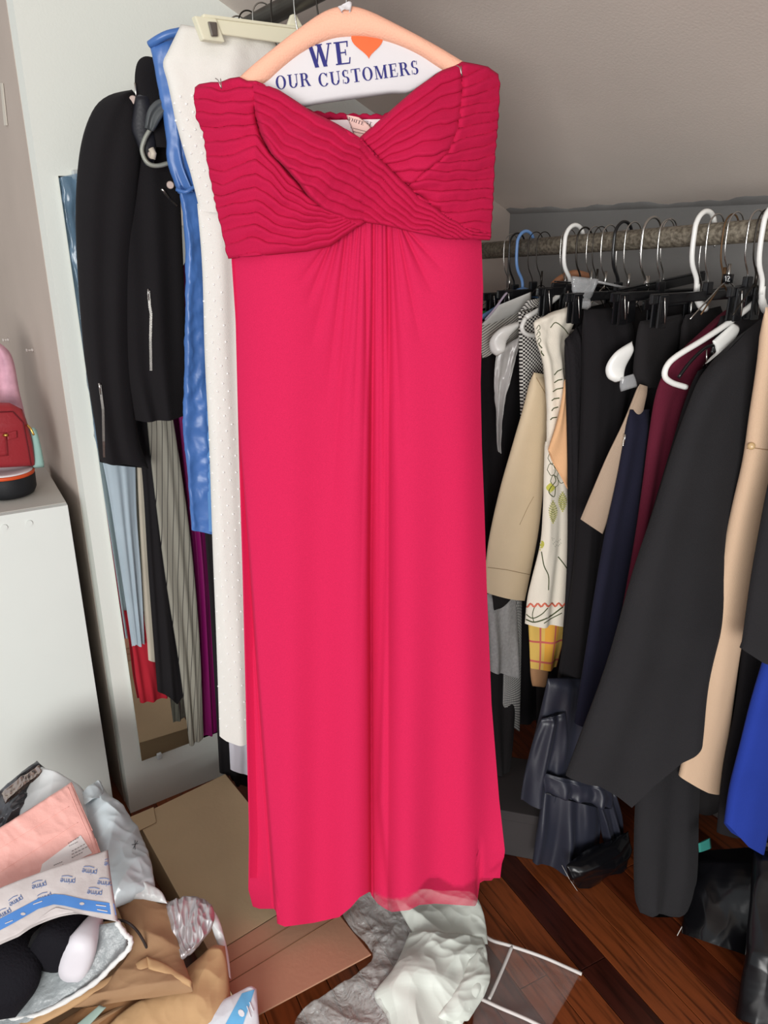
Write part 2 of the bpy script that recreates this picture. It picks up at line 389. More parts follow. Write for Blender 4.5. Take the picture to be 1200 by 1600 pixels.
def bodice_h(x, y):
    """pleat relief in mm towards the viewer and the pleat phase"""
    rs = np.random.RandomState(4)
    jit = 1.5 * np.sin(x * .055 + y * .021) + 1.1 * np.sin(x * .13 + 1 + y * .04) + .25 * np.sin(x * .31 + y * .11)
    yt = ip(x, DYT); yb = ip(x, DYB)
    # left side panel: pleats parallel to the lower edge, lifted towards the side seam
    sp = ip(x, [(300, 20.5), (400, 19.5), (440, 15), (480, 11.5), (520, 7.5), (560, 5)])
    dip = ip(x, [(300, 0), (345, -1), (380, -9), (400, -12), (425, -4), (450, 6), (480, 6), (520, 0)])
    wobk = 3.2 * np.sin(x * .045 + np.floor(y / 40.0) * 0 + y * .018) * np.clip((470 - x) / 120, 0, 1)
    phL = (yb + dip * np.clip((yb - y) / 120, 0, 1) - y + jit + wobk) / sp
    # left band (cup and its long diagonal sweep)
    nk = ip(x, NECK2)
    slope = ip(x, [(300, .2), (400, .3), (440, .65), (560, .85), (650, .9), (720, .45), (765, .1)])
    dist = (y - nk) / np.sqrt(1 + slope ** 2)
    spb = ip(x, [(380, 14), (450, 15), (520, 13.5), (600, 10.5), (680, 6.5), (765, 4.5)])
    phB = (dist + jit * .9) / spb
    # right cup
    nr = ip(x, [(540, 236), (562, 217), (600, 184), (650, 140), (690, 112), (722, 98), (780, 95)])
    spr = ip(x, [(560, 7), (600, 10), (650, 14), (720, 17)])
    phC = ((y - nr) * .78 + jit) / spr
    # right side panel
    lift = ip(x, [(600, 56), (640, 44), (680, 24), (705, 9), (722, 0), (750, 3), (780, 6)])
    spq = ip(x, [(600, 8), (660, 12), (720, 16), (780, 18)])
    lowR = ip(x, [(600, 352), (640, 345), (700, 360), (765, 366)])
    phR = (lowR + 0 * y - y + jit * .8 - 0 * lift + ip(x, [(600, -14), (680, -6), (722, 0), (780, 0)]) * np.clip((360 - y) / 100, 0, 1)) / spq
    # boundaries
    cre = ip(y, [(100, 392), (150, 398), (180, 400), (210, 408), (240, 424), (262, 446), (285, 466), (306, 482), (330, 510), (352, 560), (360, 600)])
    inL = x < cre
    topstrip = (y < ip(x, [(300, 160), (340, 165), (398, 175)])) & (x < 400)
    band_lo = ip(x, [(398, 160), (408, 210), (424, 240), (446, 262), (466, 285), (482, 306), (510, 330), (560, 352), (600, 354), (765, 376)])
    over = (y > nk - 1) & (x > 560)           # left band lies over the right cup
    rightseam = ip(y, [(90, 722), (150, 722), (200, 716), (240, 700), (262, 672), (290, 640), (400, 600)])
    inR = (x > rightseam)
    def pro(ph, sharp=5.0, rev=False):
        f = ph - np.floor(ph)
        if rev: f = 1 - f
        return np.minimum(1, (1 - f) * sharp) ** .6 * (.12 + .88 * f) ** .7 * 1.0
    am = .92 + .18 * np.sin(x * .07 + y * .11) * np.sin(x * .023 - y * .05 + 1)
    def wv(p, k): return p + .13 * np.sin(x * .041 + p * .9 + k) + .03 * np.sin(x * .12 + p * 1.7 + k)
    hL = 11 * am * pro(wv(phL, 0)); hB = 10 * am * pro(wv(phB, 1)) + 3; hC = 8.5 * am * pro(wv(phC, 2)) - 1; hR = 9.5 * am * pro(wv(phR, 3))
    h0 = .25 * np.sin(x * .23 + y * .35) * np.sin(y * .19 - x * .11)
    h = np.where(inL, hL, hB)
    right_zone = (~over) & (x > 562)
    h = np.where(right_zone, np.where(inR, hR, hC), h)
    # crevices along the seams
    dl = np.abs(x - cre) ; depth = ip(y, [(120, 0), (160, 2), (200, 20), (250, 28), (290, 26), (308, 14), (330, 0)])
    h = h + h0 - depth * np.exp(-(dl / 4.2) ** 2) - 9 * np.clip(1 - (cre - x) / 45.0, 0, 1) * (x < cre) * ip(y, [(150, 0), (200, .7), (300, .8), (330, 0)])
    h = h + .45 * depth * np.exp(-np.clip(x - cre - 4, 0, 999) / 14) * (x > cre + 2)
    dr = np.abs(x - rightseam); dpr = ip(y, [(100, 2), (130, 5), (180, 3), (240, 4), (270, 5), (300, 2), (320, 0)])
    h = h - dpr * np.exp(-(dr / 4.0) ** 2) * (~over)
    # edge of the band over the right cup
    dn = (nk - y); h = h - 5 * np.exp(-((dn - 3) / 5.0) ** 2) * (x > 566) * (x < 690) * (dn > -2)
    # volumes
    h = h + 26 * np.exp(-(((x - 490) / 75.0) ** 2 + ((y - 250) / 75.0) ** 2)) + 24 * np.exp(-(((x - 665) / 60.0) ** 2 + ((y - 230) / 80.0) ** 2))
    h = h - 8 * np.exp(-(((x - 575) / 40.0) ** 2 + ((y - 330) / 40.0) ** 2))
    # rolled top and bottom edges
    h = h - 9 * np.clip(1 - (y - yt) / 5.0, 0, 1) ** 2 - 5 * np.clip(1 - (yb - y) / 4.0, 0, 1) ** 2
    return h
def dress():
    pink = (208, 34, 82)
    def fab(name, c, alpha=1.0, attr=None):
        m = NT(name); tc = m.n('ShaderNodeTexCoord'); nz = m.n('ShaderNodeTexNoise'); nz.inputs['Scale'].default_value = 900; nz.inputs['Detail'].default_value = 3
        m.l(tc.outputs['Object'], nz.inputs['Vector']); cc = srgb(c)
        m.l(ramp(m, nz.outputs['Fac'], [(.3, tuple(v * .9 for v in cc)), (.7, tuple(min(1, v * 1.08) for v in cc))]), m.b.inputs['Base Color'])
        m.b.inputs['Roughness'].default_value = .85; m.b.inputs['Specular IOR Level'].default_value = .15
        m.b.inputs['Sheen Weight'].default_value = .04; m.b.inputs['Sheen Tint'].default_value = (1, .2, .4, 1)
        bp = m.n('ShaderNodeBump'); bp.inputs['Strength'].default_value = .3; bp.inputs['Distance'].default_value = .0008
        m.l(nz.outputs['Fac'], bp.inputs['Height']); m.l(bp.outputs[0], m.b.inputs['Normal']); m.b.inputs['Alpha'].default_value = alpha
        if attr:
            at = m.n('ShaderNodeAttribute'); at.attribute_name = attr; m.l(at.outputs['Fac'], m.b.inputs['Alpha'])
        return m.m
    mb = fab('crinkled_chiffon', (190, 24, 70)); ms = fab('chiffon', pink, 1, 'weave_density'); ml = fab('dress_lining', (208, 32, 82))
    t = thing('evening_dress', (0, 1.08, .2), 'long strapless hot pink evening dress with pleated crossover bodice hanging in front', 'dress')
    # bodice
    nx, ny = 330, 215
    u = np.linspace(0, 1, nx)[None, :]; v = np.linspace(0, 1, ny)[:, None]
    x = 306 + u * (775 - 306) + 0 * v
    for _ in range(4):
        y = ip(x, DYT) * (1 - v) + ip(x, DYB) * v
        x = ip(y, DXL) * (1 - u) + ip(y, DXR) * u
    # small scallops down both sides where the pleats end
    edge = np.exp(-u * 60) * -1 + np.exp(-(1 - u) * 60); x = x + edge * .7 * np.sin(y * .33 + 2 * np.sin(y * .06))
    h = bodice_h(x, y)
    cx = (2 * u - 1); h = h - 34 * np.abs(cx) ** 5 - 10 * cx ** 2
    base = DY(y)
    Fr = Unp(x, y, base - h * .001 - .012)
    nb = 14; back = []
    uu = np.linspace(1, 0, nb + 2)[1:-1]
    xb = ip(y[:, :1], DXL) * (1 - uu[None, :]) + ip(y[:, :1], DXR) * uu[None, :]
    yt_b = ip(xb, [(300, 137), (340, 140), (430, 165), (500, 178), (545, 183), (600, 184), (700, 150), (780, 120)])
    yb_b = ip(xb, DYB); yy = yt_b * (1 - v) + yb_b * v
    Bk = Unp(xb, yy, DY(yy) + .038 + .045 * (1 - np.abs(2 * uu - 1) ** 3)[None, :])
    # front shell
    idx = np.arange(nx * ny).reshape(ny, nx)
    fcs = np.stack([idx[:-1, :-1], idx[:-1, 1:], idx[1:, 1:], idx[1:, :-1]], 2).reshape(-1, 4)
    bd = mesh_py('bodice', Fr.reshape(-1, 3), fcs.tolist(), mb, t)
    md = bd.modifiers.new('thickness', 'SOLIDIFY'); md.thickness = .0015
    # back shell joined to the side edges
    ring = np.concatenate([Fr[:, -1:], Bk, Fr[:, :1]], 1); k = ring.shape[1]; idx = np.arange(ny * k).reshape(ny, k)
    fcs = np.stack([idx[:-1, :-1], idx[:-1, 1:], idx[1:, 1:], idx[1:, :-1]], 2).reshape(-1, 4)
    bp = mesh_py('bodice_back', ring.reshape(-1, 3), fcs.tolist(), mb, t); md = bp.modifiers.new('thickness', 'SOLIDIFY'); md.thickness = .002
    # ruffled back rim
    rim = [U(xx, ip(xx, [(430, 165), (500, 180), (545, 183), (600, 184), (680, 156)]) + 1.6 * math.sin(xx * .35), 1.108 + .035 + .045 * (1 - abs(2 * (xx - 306) / 470 - 1) ** 3) - .006) for xx in range(452, 672, 4)]
    tube('back_rim', rim, .0042, mb, t, 8)
    wl = mat('white_lining', (246, 226, 228), .8)
    ln = cloth('lining', W([(500, 188, 1.165), (500, 235, 1.165)]), W([(640, 186, 1.165), (640, 235, 1.165)]), wl, t, th=.002, nu=14, nv=8, taper=0); ln['label'] = 'white inner lining with faint print'
    tg = cloth('care_tag', W([(541, 180, 1.152), (549, 200, 1.150), (556, 222, 1.148)]), W([(562, 184, 1.152), (578, 196, 1.150), (585, 212, 1.148)]), mat('tag_paper', (250, 205, 196), .7), t, th=.0015, nu=8, nv=8, taper=0); tg['label'] = 'pale pink care tag'
    bm = bmesh.new(); tr = bvh(tg, ln)
    word_px(bm, tr, 'WHITE', 541, 187, 568, 196, 5.5, .0004); decal(bm, tr, [(548, 199), (574, 206)], .0003); decal(bm, tr, [(551, 205), (577, 211)], .0003)
    word_px(bm, tr, 'INST', 564, 190, 580, 196, 5, .0004)
    from_bm('printed_lettering', bm, mat('tag_ink', (90, 70, 76), .8), tg)
    # skirt
    L1 = [(500, 358), (560, 364), (700, 373), (860, 387), (1050, 401), (1250, 416), (1447, 431)]
    XL = [(396, 361), (500, 368), (700, 373), (900, 379), (1100, 384), (1300, 389), (1390, 388), (1420, 396)]
    XR = [(370, 752), (450, 755), (520, 753), (600, 751), (700, 753), (800, 757), (900, 760), (1000, 764), (1100, 768), (1250, 780), (1330, 789), (1350, 786), (1420, 778)]
    YB = [(386, 1395), (394, 1416), (405, 1420), (428, 1420), (431.5, 1424), (433, 1443), (445, 1448), (490, 1442), (530, 1433), (548, 1418), (562, 1402), (578, 1393), (581, 1400), (590, 1412), (602, 1420), (612, 1425), (640, 1422), (655, 1414), (680, 1412), (700, 1413), (742, 1416), (746, 1412), (749, 1380), (756, 1376), (768, 1376), (780, 1362), (789, 1335)]
    cre = [((508, 386), (470, 440), 3, 3), ((516, 383), (482, 470), 4, 3), ((528, 374), (490, 530), 4, 4), ((541, 364), (512, 610), 5, 4), ((550, 358), (520, 760), 5, 5), ((559, 352), (542, 560), 4, 3),
           ((566, 348), (551, 700), 5, 4), ((576, 348), (562, 1000), 4, 5), ((584, 350), (578, 1394), 9, 5), ((570, 346), (575, 640), 4, 3), ((592, 352), (590, 980), 5, 4), ((599, 353), (603, 1100), 6, 5),
           ((605, 355), (612, 620), 5, 3.5), ((611, 356), (628, 720), 5, 4), ((617, 357), (632, 500), 4, 3), ((622, 358), (654, 520), 4, 3), ((630, 360), (672, 450), 4, 3), ((638, 362), (690, 420), 3, 3), ((608, 356), (606, 1425), 5, 5)]
    nx, ny = 300, 330
    u = np.linspace(0, 1, nx)[None, :]; v = (np.linspace(0, 1, ny)[:, None]) ** 1.15
    x = 388 + u * 400 + 0 * v
    for _ in range(5):
        y = (ip(x, DYB) - 7) * (1 - v) + ip(x, YB) * v
        x = ip(y, XL) * (1 - u) + ip(y, XR) * u
    h = np.zeros_like(x); g = np.clip((y - 380) / 1050, 0, 1)
    for (x0, y0), (x1, y1), d, wd in cre:
        tt = np.clip((y - y0) / (y1 - y0), 0, 1.25); xx = x0 + (x1 - x0) * tt + (x1 - x0) * .0
        fade = np.clip(1.1 - tt, 0, 1) ** .55 if y1 < 1390 else 1.0
        ww = wd * (1 + tt * 2.2 * (1 if y1 < 1390 else .5))
        h -= 2.0 * d * fade * np.exp(-(np.abs(x - xx) / ww) ** 1.3) * (y > y0 - 12)
    h += -24 / (1 + np.exp((x - ip(y, L1)) / 1.1)) * np.clip((y - 470) / 300, 0, 1)
    h -= 12 * np.exp(-((x - ip(y, L1)) / 2.2) ** 2) * np.clip((y - 480) / 250, 0, 1)
    # centre: the right lobe lies under the left one lower down, with a narrow channel
    cxl = ip(y, [(380, 580), (900, 577), (1400, 580)])
    h += -20 / (1 + np.exp(-(x - cxl) / 1.6)) * np.clip((y - 520) / 500, 0, 1) * np.exp(-np.clip(x - cxl, 0, 999) / 90)
    h -= 10 * np.exp(-((x - cxl - 1) / 2.4) ** 2) * np.clip((y - 450) / 400, 0, 1)
    rr = ip(y, [(700, 604), (1000, 600), (1250, 592), (1420, 610)])
    h += 9 / (1 + np.exp(-(x - rr) / 2.0)) * np.clip((y - 500) / 400, 0, 1)
    h += g * (9 * np.sin((x - 388) * .030 + 1.0) + 6.5 * np.sin((x - 388) * .071 + y * .0007 + 2.2)) + 3 * np.sin(x * .045 + y * .002) * (1 - g)
    h += 6 * np.exp(-((x - 655) / 30) ** 2) * np.clip((y - 600) / 700, 0, 1) + 5 * np.exp(-((x - 735) / 22) ** 2) * g
    h -= 10 * np.exp(-((x - 749) / 5.0) ** 2) * np.clip((y - 1300) / 90, 0, 1)
    cx = 2 * u - 1; h -= 26 * np.abs(cx) ** 6 + 10 * cx ** 2
    gather = np.exp(-((x - 590) / 70) ** 2) * np.clip(1 - (y - 350) / 200, 0, 1); h += 10 * gather
    Fr = Unp(x, y, DY(y) - h * .001)
    uv = np.stack([x / 1000, y / 1000], -1).reshape(-1, 2)
    idx = np.arange(nx * ny).reshape(ny, nx); fcs = np.stack([idx[:-1, :-1], idx[:-1, 1:], idx[1:, 1:], idx[1:, :-1]], 2).reshape(-1, 4)
    hemline = [(386, 1392), (430, 1410), (500, 1420), (560, 1396), (580, 1388), (598, 1398), (625, 1401), (640, 1396), (652, 1388), (662, 1374), (672, 1364), (684, 1364), (696, 1372), (710, 1380), (724, 1380), (738, 1372), (749, 1368), (789, 1335)]
    sk = mesh_py('skirt', Fr.reshape(-1, 3), fcs.tolist(), ms, t)
    den = 1 - .38 * np.clip((y - ip(x, hemline) - 2) / 6, 0, 1) * np.clip((x - 583) / 3, 0, 1)
    at = sk.data.attributes.new('weave_density', 'FLOAT', 'POINT'); at.data.foreach_set('value', den.ravel().astype(np.float32))
    # lining under the front and the back of the skirt
    j = slice(0, None, 6); Lx = x[::6, ::6]; Ly = np.minimum(y[::6, ::6], ip(x[::6, ::6], hemline)); Lh = h[::6, ::6]
    Li = Unp(Lx, Ly, DY(Ly) - np.minimum(Lh, 5) * .001 + .016)
    idx = np.arange(Li.shape[0] * Li.shape[1]).reshape(Li.shape[:2]); fc = np.stack([idx[:-1, :-1], idx[:-1, 1:], idx[1:, 1:], idx[1:, :-1]], 2).reshape(-1, 4)
    mesh_py('skirt_lining', Li.reshape(-1, 3), fc.tolist(), ml, t)
    uu = np.linspace(1, 0, 26)[None, :]; vv = np.linspace(0, 1, 60)[:, None]
    yb = 385 + vv * (1372 - 385) + 0 * uu; xb = (ip(yb, XL) + 2) * (1 - uu) + (ip(yb, XR) - 2) * uu
    Yb = DY(yb) + .034 + .05 * (1 - np.abs(2 * uu - 1) ** 3) + .006 * np.sin(uu * 40) * vv
    Bk = Unp(xb, yb, Yb); idx = np.arange(26 * 60).reshape(60, 26); fc = np.stack([idx[:-1, :-1], idx[:-1, 1:], idx[1:, 1:], idx[1:, :-1]], 2).reshape(-1, 4)
    mesh_py('skirt_back', Bk.reshape(-1, 3), fc.tolist(), ml, t)
    for px, py in ((342, 128), (718, 108)):
        c = U(px, py, 1.075)
        tube('safety_pin', spline([c + Vector((-.004, 0, .004)), c + Vector((0, -.003, .001)), c + Vector((.003, -.002, -.008)), c + Vector((.002, .002, .004))], 4), .0006, M_wire, t, 5)
    return t

# ------------------------------------------------------------------ serif lettering
def arc(cx, cy, rx, ry, a0, a1, wx, wy, n=18):
    out = []
    for i in range(n):
        q = []
        for a, k in ((a0 + (a1 - a0) * i / n, 1), (a0 + (a1 - a0) * (i + 1) / n, 1)):
            a = math.radians(a); w_ = wx * abs(math.cos(a)) ** 1.5 + wy * abs(math.sin(a))
            q.append((cx + rx * math.cos(a), cy + ry * math.sin(a))); q.append((cx + (rx - w_) * math.cos(a), cy + (ry - w_) * math.sin(a)))
        out.append([q[0], q[2], q[3], q[1]])
    return out
def bar(x0, y0, x1, y1, w): return [[(x0, y0), (x0 + w, y0), (x1 + w, y1), (x1, y1)]]
def rc(x0, y0, x1, y1): return [[(x0, y0), (x1, y0), (x1, y1), (x0, y1)]]
def GL(ch):
    T, t = .17, .06
    if ch == 'W': return 1.05, bar(.06, 1, .26, 0, T) + bar(.48, 1, .30, 0, t) + bar(.42, 1, .62, 0, T) + bar(.92, 1, .68, 0, t) + rc(-.02, .95, .3, 1) + rc(.36, .95, .66, 1) + rc(.84, .95, 1.06, 1)
    if ch == 'E': return .68, rc(.08, 0, .08 + T, 1) + rc(0, 0, .6, t) + rc(0, 1 - t, .6, 1) + rc(.2, .48, .46, .48 + t) + bar(.55, 0, .6, .28, .05) + bar(.55, 1, .53, .74, .05) + rc(.44, .38, .48, .64)
    if ch == 'O': return .82, arc(.39, .5, .39, .52, 0, 360, T, t * .8, 28)
    if ch == 'C': return .76, arc(.39, .5, .39, .52, 40, 320, T, t * .8, 24) + bar(.64, .66, .66, .98, .04) + bar(.62, .1, .68, .22, .04)
    if ch == 'U': return .84, rc(.10, .3, .10 + T, 1) + rc(.66, .3, .66 + t, 1) + arc(.41, .32, .31, .34, 180, 360, T * .8, t, 16) + rc(0, .95, .36, 1) + rc(.56, .95, .82, 1)
    if ch == 'R': return .80, rc(.08, 0, .08 + T, 1) + rc(0, 0, .34, .05) + rc(0, .95, .3, 1) + arc(.36, .74, .26, .26, -90, 90, T, t, 14) + rc(.2, .94, .38, 1) + rc(.2, .48, .38, .54) + bar(.38, .5, .60, 0, T) + rc(.6, 0, .8, .05)
    if ch == 'S': return .62, arc(.28, .74, .24, .28, 50, 270, T * .85, t, 16) + arc(.28, .25, .26, .27, -130, 90, T * .9, t, 16) + bar(.44, .70, .47, .98, .04) + bar(.03, .02, .05, .32, .04)
    if ch == 'T': return .74, rc(.27, 0, .27 + T, 1) + rc(.16, 0, .56, .05) + rc(0, 1 - t, .70, 1) + bar(.0, .74, .0, 1, .04) + bar(.66, .74, .66, 1, .04)
    if ch == 'M': return 1.02, rc(.10, 0, .10 + t, 1) + bar(.12, 1, .40, 0, T * .9) + bar(.78, 1, .46, 0, t) + rc(.74, 0, .74 + T, 1) + rc(0, 0, .24, .05) + rc(.66, 0, 1.0, .05) + rc(0, .95, .26, 1) + rc(.76, .95, 1.0, 1)
    if ch == 'H': return .84, rc(.08, 0, .24, 1) + rc(.6, 0, .76, 1) + rc(.2, .47, .62, .53)
    if ch == 'I': return .4, rc(.1, 0, .27, 1) + rc(0, 0, .37, .05) + rc(0, .95, .37, 1)
    if ch == 'N': return .88, rc(.1, 0, .16, 1) + bar(.1, 1, .62, 0, T) + rc(.7, 0, .76, 1)
    return .35, []
def word_geo(word, gap=.1):
    x = 0; out = []
    for ch in word:
        a, ps = GL(ch); out += [[(px + x, py) for px, py in p] for p in ps]; x += a + gap
    return x - gap, out
def lettering(bm, word, p0, p1, hpx, Yf, lift=.0018, slant=0):
    """flat printed serif capitals on a base line from p0 to p1 (picture axes), on the sheet at distance Yf"""
    wd, ps = word_geo(word); (x0, y0), (x1, y1) = p0, p1; dx, dy = (x1 - x0) / wd, (y1 - y0) / wd; L = math.hypot(dx, dy); nx, ny = dy / L, -dx / L
    for p in ps:
        vs = [bm.verts.new(U(x0 + dx * a + nx * b * hpx, y0 + dy * a + ny * b * hpx, Yf - lift)) for a, b in p]
        try: bm.faces.new(vs)
        except Exception: pass
def word_px(bm, tr, word, x0, y0, x1, y1, hpx, r):
    wd, ps = word_geo(word); dx, dy = (x1 - x0) / wd, (y1 - y0) / wd; L = math.hypot(dx, dy); nx, ny = dy / L, -dx / L
    for p in ps:
        hs = [hit(tr, x0 + dx * a + nx * b * hpx, y0 + dy * a + ny * b * hpx, .0008) for a, b in p]
        if all(h is not None for h in hs):
            try: bm.faces.new([bm.verts.new(h) for h in hs])
            except Exception: pass
SM = {'p': (.6, [[(0, .62), (0, -.3)], [(0, .5), (.2, .62), (.42, .55), (.48, .3), (.4, .06), (.2, 0), (0, .12)]]), 'r': (.42, [[(0, 0), (0, .62)], [(0, .42), (.14, .6), (.34, .6)]]),
      'i': (.22, [[(0, 0), (0, .62)], [(0, .82), (0, .88)]]), 'm': (.92, [[(0, 0), (0, .62)], [(0, .45), (.14, .62), (.32, .58), (.36, 0)], [(.36, .45), (.52, .62), (.70, .58), (.74, 0)]]),
      'e': (.6, [[(.02, .34), (.48, .34), (.44, .55), (.24, .63), (.04, .5), (0, .28), (.1, .05), (.28, 0), (.46, .08)]]),
      '1': (.45, [[(.05, .7), (.2, .9), (.2, 0)]]), '2': (.5, [[(0, .7), (.1, .88), (.3, .88), (.38, .65), (0, 0), (.4, 0)]])}
def small_word(bm, tr, word, x0, y0, ang, hpx, r=.0008, swoosh=True):
    ca, sa = math.cos(math.radians(ang)), math.sin(math.radians(ang)); x = 0
    def T(a, b): return (x0 + (a * ca - b * -sa * -1) * hpx if False else x0 + (a * ca + b * sa) * hpx, y0 + (a * sa - b * ca) * hpx)
    for ch in word:
        a, st = SM[ch]
        for s in st: decal(bm, tr, [T(px + x, py) for px, py in s], r, .0006, 3)
        x += a
    if swoosh: decal(bm, tr, [T(.5, -.42), (T(x * .5, -.58)), T(x - .5, -.46), T(x - .3, -.36)], r, .0006, 3)
dress()

def pink_hanger():
    Y = 1.134
    t = thing('clothes_hanger', U(541, 60, Y), 'dry cleaner hanger with peach foam cover and white paper cape above the pink dress', 'hanger')
    foam = mat('peach_foam', (252, 190, 162), .85, .5, 400, var=.04)
    cloth('foam_cover', W([(352, 138, Y), (368, 126, Y), (392, 104, Y), (430, 73, Y), (470, 42, Y), (508, 17, Y), (540, 9, Y), (572, 15, Y), (620, 38, Y), (680, 70, Y), (722, 95, Y), (742, 104, Y), (754, 116, Y)]),
          W([(398, 140, Y), (420, 128, Y), (442, 108, Y), (470, 86, Y), (500, 70, Y), (524, 62, Y), (552, 60, Y), (582, 62, Y), (620, 72, Y), (655, 88, Y), (685, 108, Y), (708, 122, Y), (735, 140, Y)]), foam, t, th=.013, nu=16, nv=60, bulge=.5, taper=.03, tb=.03)
    paper = mat('cape_paper', (222, 218, 220), .7, .2, 60, var=.02)
    cp = cloth('paper_cape', W([(378, 132, Y), (440, 76, Y), (500, 40, Y), (545, 34, Y), (600, 45, Y), (660, 72, Y), (722, 112, Y)]), W([(410, 170, Y), (470, 168, Y), (497, 163, Y), (560, 154, Y), (610, 147, Y), (645, 143, Y), (690, 108, Y)]), paper, t, th=.004, nu=12, nv=40, bulge=.3, taper=.02)
    ink = mat('navy_ink', (44, 44, 118), .7); bm = bmesh.new(); tr = bvh(cp)
    def put(word, p0, p1, hp):
        wd, ps = word_geo(word); (x0, y0), (x1, y1) = p0, p1; dx, dy = (x1 - x0) / wd, (y1 - y0) / wd; L = math.hypot(dx, dy); nx, ny = dy / L, -dx / L
        for p in ps:
            hs = [hit(tr, x0 + dx * a + nx * b * hp, y0 + dy * a + ny * b * hp, .0012) for a, b in p]
            if all(h is not None for h in hs):
                try: bm.faces.new([bm.verts.new(h) for h in hs])
                except Exception: pass
    put('WE', (483, 107), (550, 99), 36); put('OUR', (432, 140), (486, 134), 21); put('CUSTOMERS', (499, 136), (656, 115), 21)
    from_bm('printed_lettering', bm, ink, cp)
    bm = bmesh.new(); ht = []
    for k in range(40):
        a = 2 * math.pi * k / 40; hx = 16 * math.sin(a) ** 3; hy = -(13 * math.cos(a) - 5 * math.cos(2 * a) - 2 * math.cos(3 * a) - math.cos(4 * a)); ht.append((574 + hx * 1.55 + hy * .15, 66 + hy * 1.55))
    c = hit(tr, 574, 72, .0014); hs = [hit(tr, *p, .0014) for p in ht]; cv = bm.verts.new(c); vs = [bm.verts.new(h) for h in hs if h is not None]
    for a, b in zip(vs, vs[1:] + vs[:1]): bm.faces.new((cv, a, b))
    hr = from_bm('printed_heart', bm, mat('orange_ink', (238, 110, 62), .7), cp); hr['label'] = 'orange heart'
    tube('hook', spline([U(541, 14, Y), U(541, -6, Y), Vector((-.055, 1.13, 1.615)), Vector((-.05, 1.165, 1.628)), SQ(.312, .49, 1.62), SQ(.309, .50, 1.65), SQ(.333, .50, 1.667), SQ(.357, .50, 1.65)], 5), .0014, M_wire, t, 8)
    wr = cloth('paper_twist', W([(528, 12, Y - .012), (533, 20, Y - .014)]), W([(550, 4, Y - .012), (548, 18, Y - .014)]), paper, t, th=.003, nu=8, nv=8, crump=.006, cs=60, taper=0); wr['label'] = 'white crumpled paper at the neck'
pink_hanger()

# ------------------------------------------------------------------ things on the left: mirror, cabinet
def mirror():
    c = lambda s, z, d: SQ(s, d, z)
    t = thing('wall_mirror', SQ(.24, .01, .14), 'frameless tall mirror hung on the white wall behind the clothes', 'mirror')
    m = NT('mirror_glass'); m.b.inputs['Metallic'].default_value = 1; m.b.inputs['Roughness'].default_value = .03; m.b.inputs['Base Color'].default_value = (.82, .84, .82, 1)
    bm = bmesh.new(); bm_hex(bm, [SQ(.04, .003, .139), SQ(.40, .003, .139), SQ(.40, .007, .139), SQ(.04, .007, .139), SQ(.032, .003, 1.409), SQ(.40, .003, 1.409), SQ(.40, .007, 1.409), SQ(.032, .007, 1.409)])
    from_bm('glass', bm, m.m, t)
    g = mat('clear_clip', (190, 196, 196), .2, spec=.6)
    for s, z in ((.082, .135), (.062, 1.412), (.32, .135)):
        bm = bmesh.new(); bm_box(bm, SQ(s, .006, z), ES, EQ, UP, .012, .010, .016, .003); k = from_bm('mirror_clip', bm, g, t)
mirror()
def cabinet():
    t = thing('cabinet', SQ(-.3, .03, 0), 'plain white cabinet at the left edge with a red handbag on top', 'cabinet')
    wm = mat('cabinet_white', (225, 229, 224), .5, .05, 100, var=.01); wt = mat('cabinet_top', (196, 192, 184), .5, var=.02)
    f = Vector((-.638, 1.417, 0)); ex = Vector((-.859, -.512, 0)); ey = Vector((-.512, .859, 0)).normalized(); Wd, Dp, Hh = .62, .34, .80
    def B(name, a, b, z0, z1, x0, x1, m, bev=.001):
        c = [f + ex * x + ey * y + UP * z for z in (z0, z1) for x, y in ((x0, a), (x1, a), (x1, b), (x0, b))]
        bm = bmesh.new(); bm_hex(bm, c, bev); return from_bm(name, bm, m, t)
    B('door', 0, .018, .0, Hh - .001, 0.0, Wd, wm); B('side_panel', .018, Dp, 0, Hh - .018, 0, .018, wm); B('side_panel', .018, Dp, 0, Hh - .018, Wd - .018, Wd, wm)
    B('top_panel', .018, Dp, Hh - .018, Hh, 0, Wd, wt); B('back_panel', Dp - .01, Dp, .0, Hh - .018, .018, Wd - .018, wm)
    def dot(x, z):
        c = f + ex * x - ey * .001 + UP * z
        tube('cover_cap', [c, c - ey * .0012], .006, wm, t, 18, False)
    dot(.075, .775); dot(.12, .775)
cabinet()
def pins():
    m = mat('clear_pin', (214, 206, 200), .25, spec=.6)
    for i, (px, py, lb) in enumerate([(52, 547, 'small push pin in the brown wall beside the white wall edge'), (14, 531, 'small push pin in the brown wall just above the pink garment')]):
        c = ons(px, py, -.001); t = thing('push_pin', c, lb, 'pin')
        for nm, a, b, r in (('head', .012, .015, .0042), ('stem', .003, .012, .002), ('collar', 0, .004, .0036)): tube(nm, [c - ES * a, c - ES * b], r, m, t, 10)
pins()
def strip():
    t = thing('tape_strip', ons(6, 160, -.001), 'thin vertical cream strip stuck on the brown wall near the top left corner', 'tape')
    a, b, c, d = ons(2, 130, -.002), ons(5, 130, -.002), ons(12, 196, -.002), ons(8, 196, -.002); n = -ES * .002
    bm = bmesh.new(); bm_hex(bm, [a, b, c, d, a + n, b + n, c + n, d + n], 0); from_bm('tape', bm, mat('cream_tape', (206, 200, 188), .6), t)
strip()

